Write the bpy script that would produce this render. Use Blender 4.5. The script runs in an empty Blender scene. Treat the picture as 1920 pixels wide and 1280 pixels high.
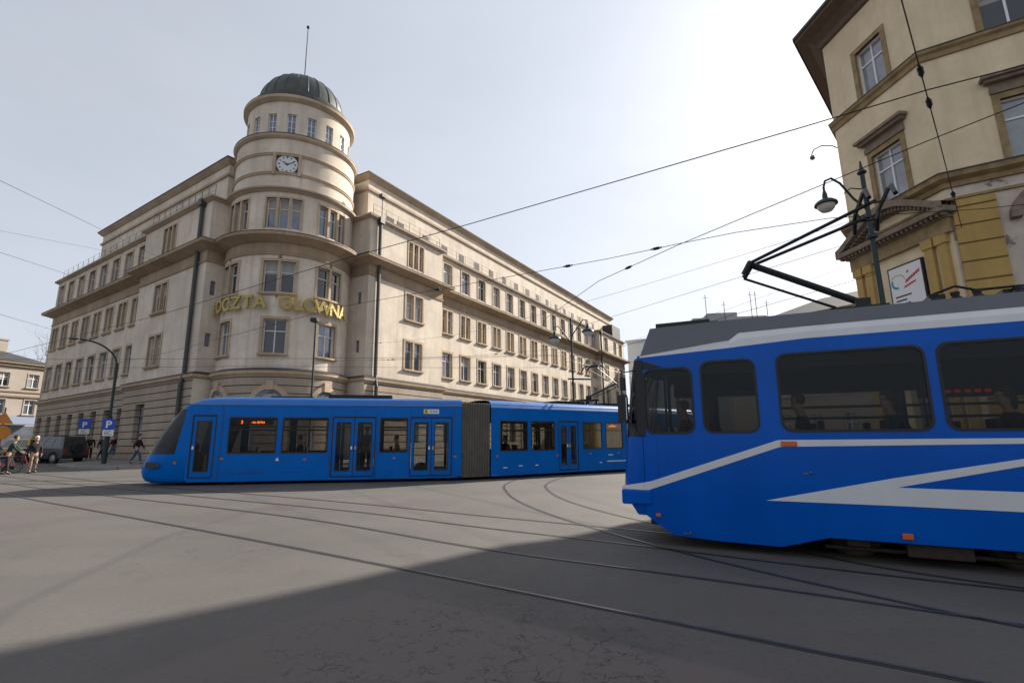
import bpy, bmesh, math, random
from mathutils import Vector, Matrix
random.seed(7)
S=bpy.context.scene
COL=S.collection
R=math.radians
# ------------------------------------------------------------------ camera, sky, sun, exposure
SUN_AZ, SUN_EL = 47.0, 29.0
cam_d=bpy.data.cameras.new('camera'); cam=bpy.data.objects.new('camera',cam_d); COL.objects.link(cam); S.camera=cam
cam_d.sensor_width=36; cam_d.lens=957.0/1920*36; cam_d.clip_end=3000; cam_d.clip_start=.05
def _cam():
    p,r=R(11.265),R(.916)
    Rx=Matrix(((1,0,0),(0,math.cos(p),-math.sin(p)),(0,math.sin(p),math.cos(p))))
    Ry=Matrix(((math.cos(r),0,math.sin(r)),(0,1,0),(-math.sin(r),0,math.cos(r))))
    M=Rx@Ry
    m=Matrix((M@Vector((1,0,0)),M@Vector((0,0,1)),M@Vector((0,-1,0)))).transposed().to_4x4()
    m.translation=(0,0,1.34); cam.matrix_world=m
_cam()
W=bpy.data.worlds.new('World'); S.world=W; W.use_nodes=True
def _world():
    nt=W.node_tree; n=nt.nodes; l=nt.links; n.clear()
    out=n.new('ShaderNodeOutputWorld'); bg=n.new('ShaderNodeBackground'); sky=n.new('ShaderNodeTexSky')
    sky.sky_type='NISHITA'; sky.sun_disc=False; sky.sun_elevation=R(SUN_EL); sky.sun_rotation=R(SUN_AZ)
    sky.air_density=1.0; sky.dust_density=3.0; sky.ozone_density=1.0
    tc=n.new('ShaderNodeTexCoord'); mp=n.new('ShaderNodeMapping'); mp.inputs['Scale'].default_value=(1,1,3)
    no=n.new('ShaderNodeTexNoise'); no.inputs['Scale'].default_value=1.4; no.inputs['Detail'].default_value=5; no.inputs['Roughness'].default_value=.55
    rp=n.new('ShaderNodeMapRange'); rp.inputs['From Min'].default_value=.3; rp.inputs['From Max'].default_value=.75
    rp.inputs['To Min'].default_value=CLOUD[0]; rp.inputs['To Max'].default_value=CLOUD[1]
    mx=n.new('ShaderNodeMix'); mx.data_type='RGBA'
    # thin high cloud veil: the sky's own brightness with its blue taken out
    bw=n.new('ShaderNodeRGBToBW'); gain=n.new('ShaderNodeMix'); gain.data_type='RGBA'; gain.blend_type='MULTIPLY'; gain.inputs[0].default_value=1
    gain.inputs[7].default_value=VEIL
    pw=n.new('ShaderNodeMath'); pw.operation='POWER'; pw.inputs[1].default_value=.32; ml=n.new('ShaderNodeMath'); ml.operation='MULTIPLY'; ml.inputs[1].default_value=VEIL_GAIN
    sm=n.new('ShaderNodeMath'); sm.operation='SMOOTH_MIN'; sm.inputs[1].default_value=4.9; sm.inputs[2].default_value=2.6
    l.new(bw.outputs[0],pw.inputs[0]); l.new(pw.outputs[0],ml.inputs[0]); l.new(ml.outputs[0],sm.inputs[0])
    l.new(tc.outputs['Generated'],mp.inputs[0]); l.new(mp.outputs[0],no.inputs['Vector']); l.new(no.outputs[0],rp.inputs[0])
    l.new(sky.outputs[0],bw.inputs[0]); cn=n.new('ShaderNodeTexNoise'); cn.inputs['Scale'].default_value=2.3; cn.inputs['Detail'].default_value=7; cn.inputs['Roughness'].default_value=.6
    mp2=n.new('ShaderNodeMapping'); mp2.inputs['Scale'].default_value=(1,1.6,4); mp2.inputs['Rotation'].default_value=(.2,.1,.6); l.new(tc.outputs['Generated'],mp2.inputs[0]); l.new(mp2.outputs[0],cn.inputs['Vector'])
    cr=n.new('ShaderNodeMapRange'); cr.inputs['From Min'].default_value=.3; cr.inputs['From Max'].default_value=.7; cr.inputs['To Min'].default_value=.975; cr.inputs['To Max'].default_value=1.03; l.new(cn.outputs[0],cr.inputs[0])
    cm=n.new('ShaderNodeMath'); cm.operation='MULTIPLY'; l.new(sm.outputs[0],cm.inputs[0]); l.new(cr.outputs[0],cm.inputs[1]); l.new(cm.outputs[0],gain.inputs[6])
    l.new(rp.outputs[0],mx.inputs[0]); l.new(sky.outputs[0],mx.inputs[6]); l.new(gain.outputs[2],mx.inputs[7])
    l.new(mx.outputs[2],bg.inputs[0]); bg.inputs[1].default_value=SKY_STRENGTH
    l.new(bg.outputs[0],out.inputs[0])
VEIL_GAIN=2.9; CLOUD=(.8,.98); VEIL=(.935,1.0,1.12,1); SKY_STRENGTH=.085
_world()
sun_d=bpy.data.lights.new('sun','SUN'); sun_d.energy=4.5; sun_d.angle=R(.6); sun_d.color=(1,.93,.82)
sun=bpy.data.objects.new('sun',sun_d); COL.objects.link(sun)
_sd=Vector((math.sin(R(SUN_AZ))*math.cos(R(SUN_EL)),math.cos(R(SUN_AZ))*math.cos(R(SUN_EL)),math.sin(R(SUN_EL))))
sun.rotation_euler=(-_sd).to_track_quat('-Z','Y').to_euler(); sun.location=(0,0,60)
S.view_settings.view_transform='Standard'; S.view_settings.look='None'; S.view_settings.exposure=1.15; S.view_settings.gamma=1
S.view_settings.use_curve_mapping=False
S.cycles.max_bounces=8; S.cycles.transparent_max_bounces=24

# ------------------------------------------------------------------ helpers
def G(x,y): return -.38-.01295*x+.0117*y            # the street falls gently towards the right
class MB:
    def __init__(s): s.v=[]; s.f=[]; s.m=[]
    def add(s,vs,fs,mi=0):
        b=len(s.v); s.v+= [tuple(p) for p in vs]; s.f+=[tuple(b+i for i in f) for f in fs]; s.m+=[mi]*len(fs)
    def quad(s,a,b,c,d,mi=0): s.add([a,b,c,d],[(0,1,2,3)],mi)
    def box(s,x0,x1,y0,y1,z0,z1,mi=0):
        s.add([(x0,y0,z0),(x1,y0,z0),(x1,y1,z0),(x0,y1,z0),(x0,y0,z1),(x1,y0,z1),(x1,y1,z1),(x0,y1,z1)],
              [(0,3,2,1),(4,5,6,7),(0,1,5,4),(1,2,6,5),(2,3,7,6),(3,0,4,7)],mi)
    def tube(s,pts,r,n=8,mi=0,cap=True,r1=None):
        pts=[Vector(p) for p in pts]; N=len(pts); rings=[]
        up=Vector((0,0,1)); prev=None
        for i,p in enumerate(pts):
            t=(pts[min(i+1,N-1)]-pts[max(i-1,0)]).normalized()
            if prev is None:
                a=t.cross(up); a=t.cross(Vector((1,0,0))) if a.length<1e-3 else a
            else: a=prev-t*prev.dot(t)
            a.normalize(); b=t.cross(a); prev=a
            rr=r if r1 is None else r+(r1-r)*i/(N-1)
            rings.append([p+(a*math.cos(2*math.pi*k/n)+b*math.sin(2*math.pi*k/n))*rr for k in range(n)])
        base=len(s.v)
        for q in rings: s.v+=[tuple(p) for p in q]
        for i in range(N-1):
            for k in range(n):
                s.f.append((base+i*n+k,base+i*n+(k+1)%n,base+(i+1)*n+(k+1)%n,base+(i+1)*n+k)); s.m.append(mi)
        if cap:
            s.f.append(tuple(base+k for k in range(n))[::-1]); s.m.append(mi)
            s.f.append(tuple(base+(N-1)*n+k for k in range(n))); s.m.append(mi)
    def lathe(s,c,prof,n=24,mi=0,axis='z',cap=True):
        base=len(s.v)
        for (r,h) in prof:
            for k in range(n):
                a=2*math.pi*k/n; x,y=r*math.cos(a),r*math.sin(a)
                q=(x,y,h) if axis=='z' else ((x,h,y) if axis=='y' else (h,x,y))
                s.v.append((c[0]+q[0],c[1]+q[1],c[2]+q[2]))
        for i in range(len(prof)-1):
            for k in range(n):
                s.f.append((base+i*n+k,base+i*n+(k+1)%n,base+(i+1)*n+(k+1)%n,base+(i+1)*n+k)); s.m.append(mi)
        if cap:
            for i,rev in ((0,True),(len(prof)-1,False)):
                if prof[i][0]>1e-4:
                    t=tuple(base+i*n+k for k in range(n)); s.f.append(t[::-1] if rev else t); s.m.append(mi)
    def sphere(s,c,r,n=12,m=8,mi=0,sc=(1,1,1)):
        prof=[(max(r*math.sin(math.pi*i/m),1e-4),-r*math.cos(math.pi*i/m)) for i in range(m+1)]
        b=len(s.v); s.lathe((0,0,0),prof,n,mi,cap=False)
        for i in range(b,len(s.v)):
            x,y,z=s.v[i]; s.v[i]=(c[0]+x*sc[0],c[1]+y*sc[1],c[2]+z*sc[2])
    def prism(s,poly,f0,f1,mi=0):       # poly: list of 2D points, f0/f1 map them to the two end faces
        n=len(poly); a=[f0(*p) for p in poly]; b=[f1(*p) for p in poly]
        s.add(a+b,[tuple(range(n))[::-1],tuple(range(n,2*n))]+[(i,(i+1)%n,n+(i+1)%n,n+i) for i in range(n)],mi)
    # --- surfaces described by M(u,z,d): u along, z up, d outward
    def mbox(s,M,u0,u1,z0,z1,d0,d1,mi=0,du=None):
        n=1 if not du else max(1,int(math.ceil(abs(u1-u0)/du)))
        us=[u0+(u1-u0)*i/n for i in range(n+1)]
        b=len(s.v)
        for u in us:
            for (z,d) in ((z0,d0),(z0,d1),(z1,d1),(z1,d0)): s.v.append(tuple(M(u,z,d)))
        for i in range(n):
            for k in range(4):
                s.f.append((b+i*4+k,b+i*4+(k+1)%4,b+(i+1)*4+(k+1)%4,b+(i+1)*4+k)); s.m.append(mi)
        s.f.append((b+3,b+2,b+1,b)); s.f.append((b+n*4,b+n*4+1,b+n*4+2,b+n*4+3)); s.m+=[mi,mi]
    def panel(s,M,u0,u1,z0,z1,holes=(),depth=.3,du=None,mi=0,d=0.0,mr=None,rad=0):
        us=sorted({u0,u1}|{h[i] for h in holes for i in (0,1) if u0<h[i]<u1}); zs=sorted({z0,z1}|{h[i] for h in holes for i in (2,3) if z0<h[i]<z1})
        def sub(a,b):
            n=1 if not du else max(1,int(math.ceil((b-a)/du))); return [a+(b-a)*i/n for i in range(n+1)]
        for a,b in zip(us,us[1:]):
            for c,e in zip(zs,zs[1:]):
                cu,cz=(a+b)/2,(c+e)/2
                if any(h[0]<cu<h[1] and h[2]<cz<h[3] for h in holes): continue
                q=sub(a,b)
                for p,r in zip(q,q[1:]): s.quad(M(p,c,d),M(r,c,d),M(r,e,d),M(p,e,d),mi)
        m2=mi if mr is None else mr
        for h in holes:
            q=sub(h[0],h[1]); dd=d-depth
            for p,r in zip(q,q[1:]):
                s.quad(M(p,h[2],d),M(r,h[2],d),M(r,h[2],dd),M(p,h[2],dd),m2); s.quad(M(p,h[3],dd),M(r,h[3],dd),M(r,h[3],d),M(p,h[3],d),m2)
            s.quad(M(h[0],h[2],d),M(h[0],h[2],dd),M(h[0],h[3],dd),M(h[0],h[3],d),m2)
            s.quad(M(h[1],h[2],dd),M(h[1],h[2],d),M(h[1],h[3],d),M(h[1],h[3],dd),m2)
            if rad:
                for cu,su in ((h[0],1),(h[1],-1)):
                    for cz,sz in ((h[2],1),(h[3],-1)):
                        arc=[(cu+su*rad*(1-math.cos(t)),cz+sz*rad*(1-math.sin(t))) for t in [math.pi/2*i/5 for i in range(6)]]
                        for (p,r) in zip(arc,arc[1:]): s.add([M(cu,cz,d),M(p[0],p[1],d),M(r[0],r[1],d)],[(0,1,2)],mi)
    def rring(s,M,h,w,rad,d0,d1,mi=0):   # rounded-rectangle ring (gasket, frame)
        def loop(ins):
            a,b,c,e=h[0]+ins,h[1]-ins,h[2]+ins,h[3]-ins; r=max(rad-ins*.6,.01); o=[]
            for (cu,cz,t0) in ((b-r,c+r,-90),(b-r,e-r,0),(a+r,e-r,90),(a+r,c+r,180)):
                for i in range(6): t=R(t0+18*i); o.append((cu+r*math.cos(t),cz+r*math.sin(t)))
            return o
        A,B=loop(0),loop(w); n=len(A)
        vs=[M(u,z,d1) for u,z in A]+[M(u,z,d1) for u,z in B]+[M(u,z,d0) for u,z in A]+[M(u,z,d0) for u,z in B]
        fs=[]
        for i in range(n):
            j=(i+1)%n
            fs+= [(i,j,n+j,n+i),(2*n+j,2*n+i,3*n+i,3*n+j),(2*n+i,2*n+j,j,i),(n+i,n+j,3*n+j,3*n+i)]
        s.add(vs,fs,mi)
    def sweep(s,path,prof,mi=0,cap=True,closed=False):   # path 2D (outside on the right of travel), prof (d,z)
        N=len(path); P=[Vector(p) for p in path]; rings=[]
        for i in range(N):
            a=P[i]-P[i-1] if (i>0 or closed) else P[1]-P[0]
            b=P[(i+1)%N]-P[i] if (i<N-1 or closed) else a
            na=Vector((a.y,-a.x)).normalized(); nb=Vector((b.y,-b.x)).normalized(); m=na+nb; m.normalize(); k=1/max(.35,m.dot(na))
            rings.append([(P[i].x+m.x*d*k,P[i].y+m.y*d*k,z) for d,z in prof])
        n=len(prof); b0=len(s.v)
        for q in rings: s.v+=q
        for i in range(N if closed else N-1):
            j=(i+1)%N
            for k in range(n): s.f.append((b0+i*n+k,b0+i*n+(k+1)%n,b0+j*n+(k+1)%n,b0+j*n+k)); s.m.append(mi)
        if cap and not closed:
            s.f.append(tuple(b0+k for k in range(n))); s.f.append(tuple(b0+(N-1)*n+k for k in range(n))[::-1]); s.m+=[mi,mi]
def put(name,mb,mats,parent=None,smooth=False,world=False,fix=True,bevel=0,loc=None,**props):
    me=bpy.data.meshes.new(name); me.from_pydata(mb.v,[],mb.f)
    mats=mats if isinstance(mats,(list,tuple)) else [mats]
    for m in mats: me.materials.append(m)
    if len(mats)>1: me.polygons.foreach_set('material_index',mb.m)
    if fix:
        bm=bmesh.new(); bm.from_mesh(me); bmesh.ops.remove_doubles(bm,verts=bm.verts,dist=1e-5); bmesh.ops.recalc_face_normals(bm,faces=bm.faces); bm.to_mesh(me); bm.free()
    if smooth:
        me.polygons.foreach_set('use_smooth',[True]*len(me.polygons))
        try: me.set_sharp_from_angle(angle=R(smooth if smooth is not True else 40))
        except Exception: pass
    o=bpy.data.objects.new(name,me); COL.objects.link(o)
    if parent is not None:
        o.parent=parent
        if world:
            top=parent
            while top.parent: top=top.parent
            o.location=-top.location if parent==top else (0,0,0)
    if loc is not None: o.location=loc
    if bevel:
        b=o.modifiers.new('bevel','BEVEL'); b.width=bevel; b.segments=2; b.limit_method='ANGLE'; b.angle_limit=R(35)
    for k,v in props.items(): o[k]=v
    return o
def thing(name,label,cat,loc=(0,0,0),rot=None,group=None,mat=None):
    o=bpy.data.objects.new(name,None); COL.objects.link(o); o.empty_display_size=.2
    if mat is not None: o.matrix_world=mat
    else:
        o.location=loc
        if rot is not None: o.rotation_euler=(0,0,rot)
    o['label']=label; o['category']=cat
    if group: o['group']=group
    return o
def tag(o,label,cat,group=None):
    o['label']=label; o['category']=cat
    if group: o['group']=group
    return o
def frame(x,y,az):          # matrix at ground point with +x along azimuth az (deg from +Y towards +X), following the street's fall
    ex=Vector((math.sin(R(az)),math.cos(R(az)),0)); nz=Vector((.01295,-.0117,1)).normalized()
    ex=(ex-nz*ex.dot(nz)).normalized(); ey=nz.cross(ex)
    m=Matrix((ex,ey,nz)).transposed().to_4x4(); m.translation=(x,y,G(x,y)); return m
_font=None
def text_mesh(body,size,depth=.0,bold=0.0,align='CENTER'):
    c=bpy.data.curves.new('t','FONT'); c.body=body; c.size=size; c.extrude=depth/2; c.offset=bold; c.align_x=align; c.align_y='BOTTOM_BASELINE'; c.resolution_u=4
    o=bpy.data.objects.new('t',c); COL.objects.link(o); bpy.context.view_layer.update()
    me=bpy.data.meshes.new_from_object(o.evaluated_get(bpy.context.evaluated_depsgraph_get()))
    v=[tuple(p.co) for p in me.vertices]; f=[tuple(p.vertices) for p in me.polygons]
    bpy.data.objects.remove(o); bpy.data.curves.remove(c); bpy.data.meshes.remove(me)
    return v,f

# ------------------------------------------------------------------ materials
def mat(name,col,rough=.6,metal=0,spec=.5,coat=0,noise=0,nscale=3.0,col2=None,bump=0,bscale=40,emit=None,obj=True):
    m=bpy.data.materials.new(name); m.use_nodes=True; nt=m.node_tree; n=nt.nodes; l=nt.links; b=n['Principled BSDF']
    b.inputs['Base Color'].default_value=(*col,1); b.inputs['Roughness'].default_value=rough; b.inputs['Metallic'].default_value=metal
    b.inputs['Specular IOR Level'].default_value=spec; b.inputs['Coat Weight'].default_value=coat; b.inputs['Coat Roughness'].default_value=.05
    if emit: b.inputs['Emission Color'].default_value=(*emit[0],1); b.inputs['Emission Strength'].default_value=emit[1]
    tc=None
    if noise or bump: tc=n.new('ShaderNodeTexCoord')
    if noise:
        t=n.new('ShaderNodeTexNoise'); t.inputs['Scale'].default_value=nscale; t.inputs['Detail'].default_value=6; t.inputs['Roughness'].default_value=.6
        l.new(tc.outputs['Object'],t.inputs['Vector'])
        mr=n.new('ShaderNodeMapRange'); mr.inputs['From Min'].default_value=.3; mr.inputs['From Max'].default_value=.7; l.new(t.outputs[0],mr.inputs[0])
        mx=n.new('ShaderNodeMix'); mx.data_type='RGBA'; c2=col2 or tuple(c*(1-noise) for c in col)
        mx.inputs[6].default_value=(*col,1); mx.inputs[7].default_value=(*c2,1); l.new(mr.outputs[0],mx.inputs[0]); l.new(mx.outputs[2],b.inputs['Base Color'])
    if bump:
        t2=n.new('ShaderNodeTexNoise'); t2.inputs['Scale'].default_value=bscale; t2.inputs['Detail'].default_value=4; l.new(tc.outputs['Object'],t2.inputs['Vector'])
        bp=n.new('ShaderNodeBump'); bp.inputs['Strength'].default_value=bump; bp.inputs['Distance'].default_value=.02; l.new(t2.outputs[0],bp.inputs['Height']); l.new(bp.outputs[0],b.inputs['Normal'])
    return m
def plaster(name,col,dirt,joint=None,streak=.5,patch=None,jk=.25):
    """wall plaster: cloudy tone, vertical rain streaks, optional horizontal joints (height, offset)"""
    m=bpy.data.materials.new(name); m.use_nodes=True; nt=m.node_tree; n=nt.nodes; l=nt.links; b=n['Principled BSDF']
    b.inputs['Roughness'].default_value=.85; b.inputs['Specular IOR Level'].default_value=.2
    geo=n.new('ShaderNodeNewGeometry')
    def noise(scale,mapscale,det=6):
        mp=n.new('ShaderNodeMapping'); mp.inputs['Scale'].default_value=mapscale; l.new(geo.outputs['Position'],mp.inputs[0])
        t=n.new('ShaderNodeTexNoise'); t.inputs['Scale'].default_value=scale; t.inputs['Detail'].default_value=det; t.inputs['Roughness'].default_value=.65; l.new(mp.outputs[0],t.inputs['Vector']); return t.outputs[0]
    def rng(x,a,b_,c=0,d=1):
        r=n.new('ShaderNodeMapRange'); r.inputs['From Min'].default_value=a; r.inputs['From Max'].default_value=b_; r.inputs['To Min'].default_value=c; r.inputs['To Max'].default_value=d; l.new(x,r.inputs[0]); return r.outputs[0]
    def mix(f,a,bb):
        x=n.new('ShaderNodeMix'); x.data_type='RGBA'
        if isinstance(f,float): x.inputs[0].default_value=f
        else: l.new(f,x.inputs[0])
        for i,c in ((6,a),(7,bb)):
            if isinstance(c,tuple): x.inputs[i].default_value=(*c,1)
            else: l.new(c,x.inputs[i])
        return x.outputs[2]
    c=mix(rng(noise(.45,(1,1,1)),.38,.68,0,.7),col,dirt)
    c=mix(rng(noise(1.0,(2.2,2.2,.12)),.48,.75,0,streak),c,dirt)
    c=mix(rng(noise(2.6,(1,1,1.4)),.5,.72,0,.35),c,dirt)
    c=mix(rng(noise(7,(1,1,1)),.45,.75,0,.25),c,tuple(x*.72 for x in col))
    if patch: c=mix(rng(noise(.9,(1,1,1.3),8),.6,.63,0,.85),c,patch)
    hgt=noise(28,(1,1,1),3)
    bp=n.new('ShaderNodeBump'); bp.inputs['Strength'].default_value=.25; bp.inputs['Distance'].default_value=.02; l.new(hgt,bp.inputs['Height'])
    if joint:
        sx=n.new('ShaderNodeSeparateXYZ'); l.new(geo.outputs['Position'],sx.inputs[0])
        a=n.new('ShaderNodeMath'); a.operation='ADD'; a.inputs[1].default_value=joint[1]+50*joint[0]; l.new(sx.outputs[2],a.inputs[0])
        mo=n.new('ShaderNodeMath'); mo.operation='MODULO'; mo.inputs[1].default_value=joint[0]; l.new(a.outputs[0],mo.inputs[0])
        st=rng(mo.outputs[0],.03,.075,0,1)
        b2=n.new('ShaderNodeBump'); b2.inputs['Strength'].default_value=1; b2.inputs['Distance'].default_value=.05; l.new(st,b2.inputs['Height']); l.new(bp.outputs[0],b2.inputs['Normal']); bp=b2
        c=mix(st,tuple(x*jk for x in dirt),c)
    l.new(c,b.inputs['Base Color']); l.new(bp.outputs[0],b.inputs['Normal'])
    return m
def glass(name,tint=(.3,.32,.33),rough=.02,fac=.12):
    m=bpy.data.materials.new(name); m.use_nodes=True; nt=m.node_tree; n=nt.nodes; l=nt.links; n.clear()
    out=n.new('ShaderNodeOutputMaterial'); tr=n.new('ShaderNodeBsdfTransparent'); gl=n.new('ShaderNodeBsdfGlossy'); mx=n.new('ShaderNodeMixShader'); lw=n.new('ShaderNodeFresnel'); lw.inputs['IOR'].default_value=1.45
    tr.inputs[0].default_value=(*tint,1); gl.inputs['Roughness'].default_value=rough; gl.inputs['Color'].default_value=(.9,.95,1,1)
    mu=n.new('ShaderNodeMath'); mu.operation='MULTIPLY'; mu.inputs[1].default_value=fac*8; l.new(lw.outputs[0],mu.inputs[0])
    l.new(mu.outputs[0],mx.inputs[0]); l.new(tr.outputs[0],mx.inputs[1]); l.new(gl.outputs[0],mx.inputs[2]); l.new(mx.outputs[0],out.inputs[0])
    return m
def va0(n,l,geo,noise):     # position nudged a little so that seams are not ruler-straight
    d=noise(.9,(1,1,1),3); m=n.new('ShaderNodeVectorMath'); m.operation='SCALE'; m.inputs['Scale'].default_value=.22; l.new(d.outputs['Color'],m.inputs[0])
    a=n.new('ShaderNodeVectorMath'); a.operation='ADD'; l.new(geo.outputs['Position'],a.inputs[0]); l.new(m.outputs[0],a.inputs[1]); return a.outputs[0]
def asphalt():
    m=bpy.data.materials.new('asphalt'); m.use_nodes=True; nt=m.node_tree; n=nt.nodes; l=nt.links; b=n['Principled BSDF']
    geo=n.new('ShaderNodeNewGeometry'); b.inputs['Roughness'].default_value=.82; b.inputs['Specular IOR Level'].default_value=.35
    def noise(scale,ms=(1,1,1),det=6,rot=0):
        mp=n.new('ShaderNodeMapping'); mp.inputs['Scale'].default_value=ms; mp.inputs['Rotation'].default_value=(0,0,rot); l.new(geo.outputs['Position'],mp.inputs[0])
        t=n.new('ShaderNodeTexNoise'); t.inputs['Scale'].default_value=scale; t.inputs['Detail'].default_value=det; t.inputs['Roughness'].default_value=.6; l.new(mp.outputs[0],t.inputs['Vector']); return t
    def rng(x,a,b_,c=0,d=1):
        r=n.new('ShaderNodeMapRange'); r.inputs['From Min'].default_value=a; r.inputs['From Max'].default_value=b_; r.inputs['To Min'].default_value=c; r.inputs['To Max'].default_value=d; l.new(x,r.inputs[0]); return r.outputs[0]
    def mix(f,a,bb):
        x=n.new('ShaderNodeMix'); x.data_type='RGBA'; l.new(f,x.inputs[0])
        for i,c in ((6,a),(7,bb)):
            if isinstance(c,tuple): x.inputs[i].default_value=(*c,1)
            else: l.new(c,x.inputs[i])
        return x.outputs[2]
    A=(.133,.121,.111); B=(.086,.079,.075)
    c=mix(rng(noise(.28).outputs[0],.35,.65),A,B)
    # traffic wear along the tracks
    c=mix(rng(noise(1.0,(.12,1.6,1),5,R(37)).outputs[0],.5,.72,0,.45),c,(.1,.092,.088))
    # older patched asphalt, a slightly browner lane in front of the camera
    c=mix(rng(noise(.5,(1,1,1),3).outputs[0],.555,.565,0,.42),c,(.125,.106,.098))
    c=mix(rng(noise(160,det=2).outputs[0],.3,.75,0,.45),c,(.062,.058,.055))
    c=mix(rng(noise(420,det=1).outputs[0],.62,.75,0,.35),c,(.27,.25,.235))
    c=mix(rng(noise(24,det=4).outputs[0],.35,.7,0,.4),c,(.066,.06,.056))
    c=mix(rng(noise(2.2,(1,1,1),5).outputs[0],.6,.66,0,.3),c,(.07,.064,.06))
    # browner, older lane beside the first rail
    sx=n.new('ShaderNodeSeparateXYZ'); l.new(va0(n,l,geo,noise),sx.inputs[0])
    def lin(ax,ay,c0):
        a=n.new('ShaderNodeMath'); a.operation='MULTIPLY'; a.inputs[1].default_value=ax; l.new(sx.outputs[0],a.inputs[0])
        b_=n.new('ShaderNodeMath'); b_.operation='MULTIPLY_ADD'; b_.inputs[1].default_value=ay; l.new(sx.outputs[1],b_.inputs[0]); l.new(a.outputs[0],b_.inputs[2])
        e=n.new('ShaderNodeMath'); e.operation='ADD'; e.inputs[1].default_value=c0; l.new(b_.outputs[0],e.inputs[0]); return e.outputs[0]
    lane=n.new('ShaderNodeMath'); lane.operation='MULTIPLY'; l.new(rng(lin(.866,-.5,4.55),0,.12),lane.inputs[0]); l.new(rng(lin(-.55,-.835,4.6),0,.1),lane.inputs[1])
    c=mix(rng(lane.outputs[0],0,1,0,.75),c,(.128,.104,.096))
    # cracks
    dn=noise(1.3,det=5); vm=n.new('ShaderNodeVectorMath'); vm.operation='SCALE'; vm.inputs['Scale'].default_value=.7; l.new(dn.outputs['Color'],vm.inputs[0])
    va=n.new('ShaderNodeVectorMath'); va.operation='ADD'; l.new(geo.outputs['Position'],va.inputs[0]); l.new(vm.outputs[0],va.inputs[1])
    def crack(scale,w):
        v=n.new('ShaderNodeTexVoronoi'); v.feature='DISTANCE_TO_EDGE'; v.inputs['Scale'].default_value=scale; l.new(va.outputs[0],v.inputs['Vector']); return rng(v.outputs['Distance'],0,w,1,0)
    # region with map cracking around (-.6,4.8)
    vd=n.new('ShaderNodeVectorMath'); vd.operation='DISTANCE'; vd.inputs[1].default_value=(-.25,4.3,-.33); l.new(geo.outputs['Position'],vd.inputs[0])
    reg=rng(vd.outputs['Value'],.9,2.5,1,0)
    def mul(a,b_):
        x=n.new('ShaderNodeMath'); x.operation='MULTIPLY'; x.use_clamp=True; l.new(a,x.inputs[0])
        if isinstance(b_,float): x.inputs[1].default_value=b_
        else: l.new(b_,x.inputs[1])
        return x.outputs[0]
    gate=rng(noise(1.7,det=3).outputs[0],.4,.52)
    gate3=rng(noise(5.5,det=3).outputs[0],.42,.58); k=mul(mul(mul(crack(5.5,.055),reg),gate),gate3)
    kb=mul(mul(mul(crack(11,.07),reg),rng(noise(2.6,det=3).outputs[0],.5,.6)),gate3); c=mix(mul(kb,.75),c,(.03,.027,.025))
    c=mix(k,c,(.022,.02,.019))
    gate2=rng(noise(.33,det=2).outputs[0],.52,.6)
    k2=mul(crack(.42,.006),gate2); c=mix(mul(k2,.8),c,(.05,.046,.043))
    l.new(c,b.inputs['Base Color'])
    bp=n.new('ShaderNodeBump'); bp.inputs['Strength'].default_value=.35; bp.inputs['Distance'].default_value=.006; l.new(noise(220,det=3).outputs[0],bp.inputs['Height']); l.new(bp.outputs[0],b.inputs['Normal'])
    return m
ASPH=asphalt()
PAVE=mat('paving',(.2,.185,.17),.85,noise=.35,nscale=1.5,bump=.3,bscale=30)
KERB=mat('kerb stone',(.3,.28,.26),.8,noise=.3,nscale=4)
STEEL=mat('rail steel',(.22,.215,.21),.35,metal=.8,noise=.45,nscale=5)
GROOVE=mat('rail groove',(.02,.018,.017),.8)
WALL=plaster('facade plaster',(.72,.625,.515),(.46,.385,.305),streak=.8)
TRIM=plaster('facade trim',(.52,.405,.285),(.32,.235,.16),streak=.45)
FRIEZE=plaster('frieze plaster',(.44,.33,.225),(.25,.18,.115),streak=.7)  # darker brown: dirt plus the main cornice's shade, mixed into the colour
STONE=plaster('ground floor stone',(.40,.325,.255),(.27,.215,.165),joint=(.56,.12),streak=.5)
LEAD=mat('lead flashing',(.07,.065,.065),.55,metal=.3,noise=.4,nscale=2)
COPPER=None
FRAMEW=mat('window paint',(.62,.58,.52),.5)
PANE=mat('window pane',(.075,.098,.14),.05,metal=.35,spec=1.0,noise=.5,nscale=.8,col2=(.2,.23,.28))
PANED=mat('window pane dark',(.025,.03,.035),.05,spec=.8)
PANEL_C=mat('window curtain pane',(.30,.31,.33),.06,spec=1.0,noise=.4,nscale=1.5)
BLIND=mat('window blind',(.34,.33,.31),.7,noise=.15,nscale=3)
DARK=mat('black metal',(.018,.019,.021),.45,metal=.4)
PIPE=mat('pipe paint',(.05,.052,.05),.5,noise=.3,nscale=5)
GREENP=mat('mast paint',(.016,.032,.032),.45,metal=.3)
WIRE=mat('wire',(.02,.02,.02),.5,metal=.5)
GOLD=mat('gilt letters',(.46,.34,.09),.42,metal=.3,noise=.35,nscale=4)
BLUE1=mat('tram paint',(.0,.14,.54),.2,spec=.12,noise=.18,nscale=1.2)
BLUE2=mat('tram paint near',(.0,.1,.5),.16,spec=.18,noise=.22,nscale=.9)
WHITEP=mat('white livery',(.66,.66,.67),.3,coat=.5,noise=.1,nscale=2)
GREYP=mat('roof shroud grey',(.13,.135,.155),.55,noise=.12,nscale=2)
BLUER=mat('tram roof paint',(.0,.14,.5),.38,spec=.5,coat=.5,noise=.2,nscale=1.0)
RUBBER=mat('rubber',(.012,.012,.013),.55)
TINT=glass('tram glass',(.66,.66,.65),fac=.05)
TINTD=glass('tram door glass',(.7,.71,.7),fac=.08)
WSH=glass('windscreen',(.22,.23,.24),fac=.1)
INT=mat('tram interior',(.014,.014,.015),.7)
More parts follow.
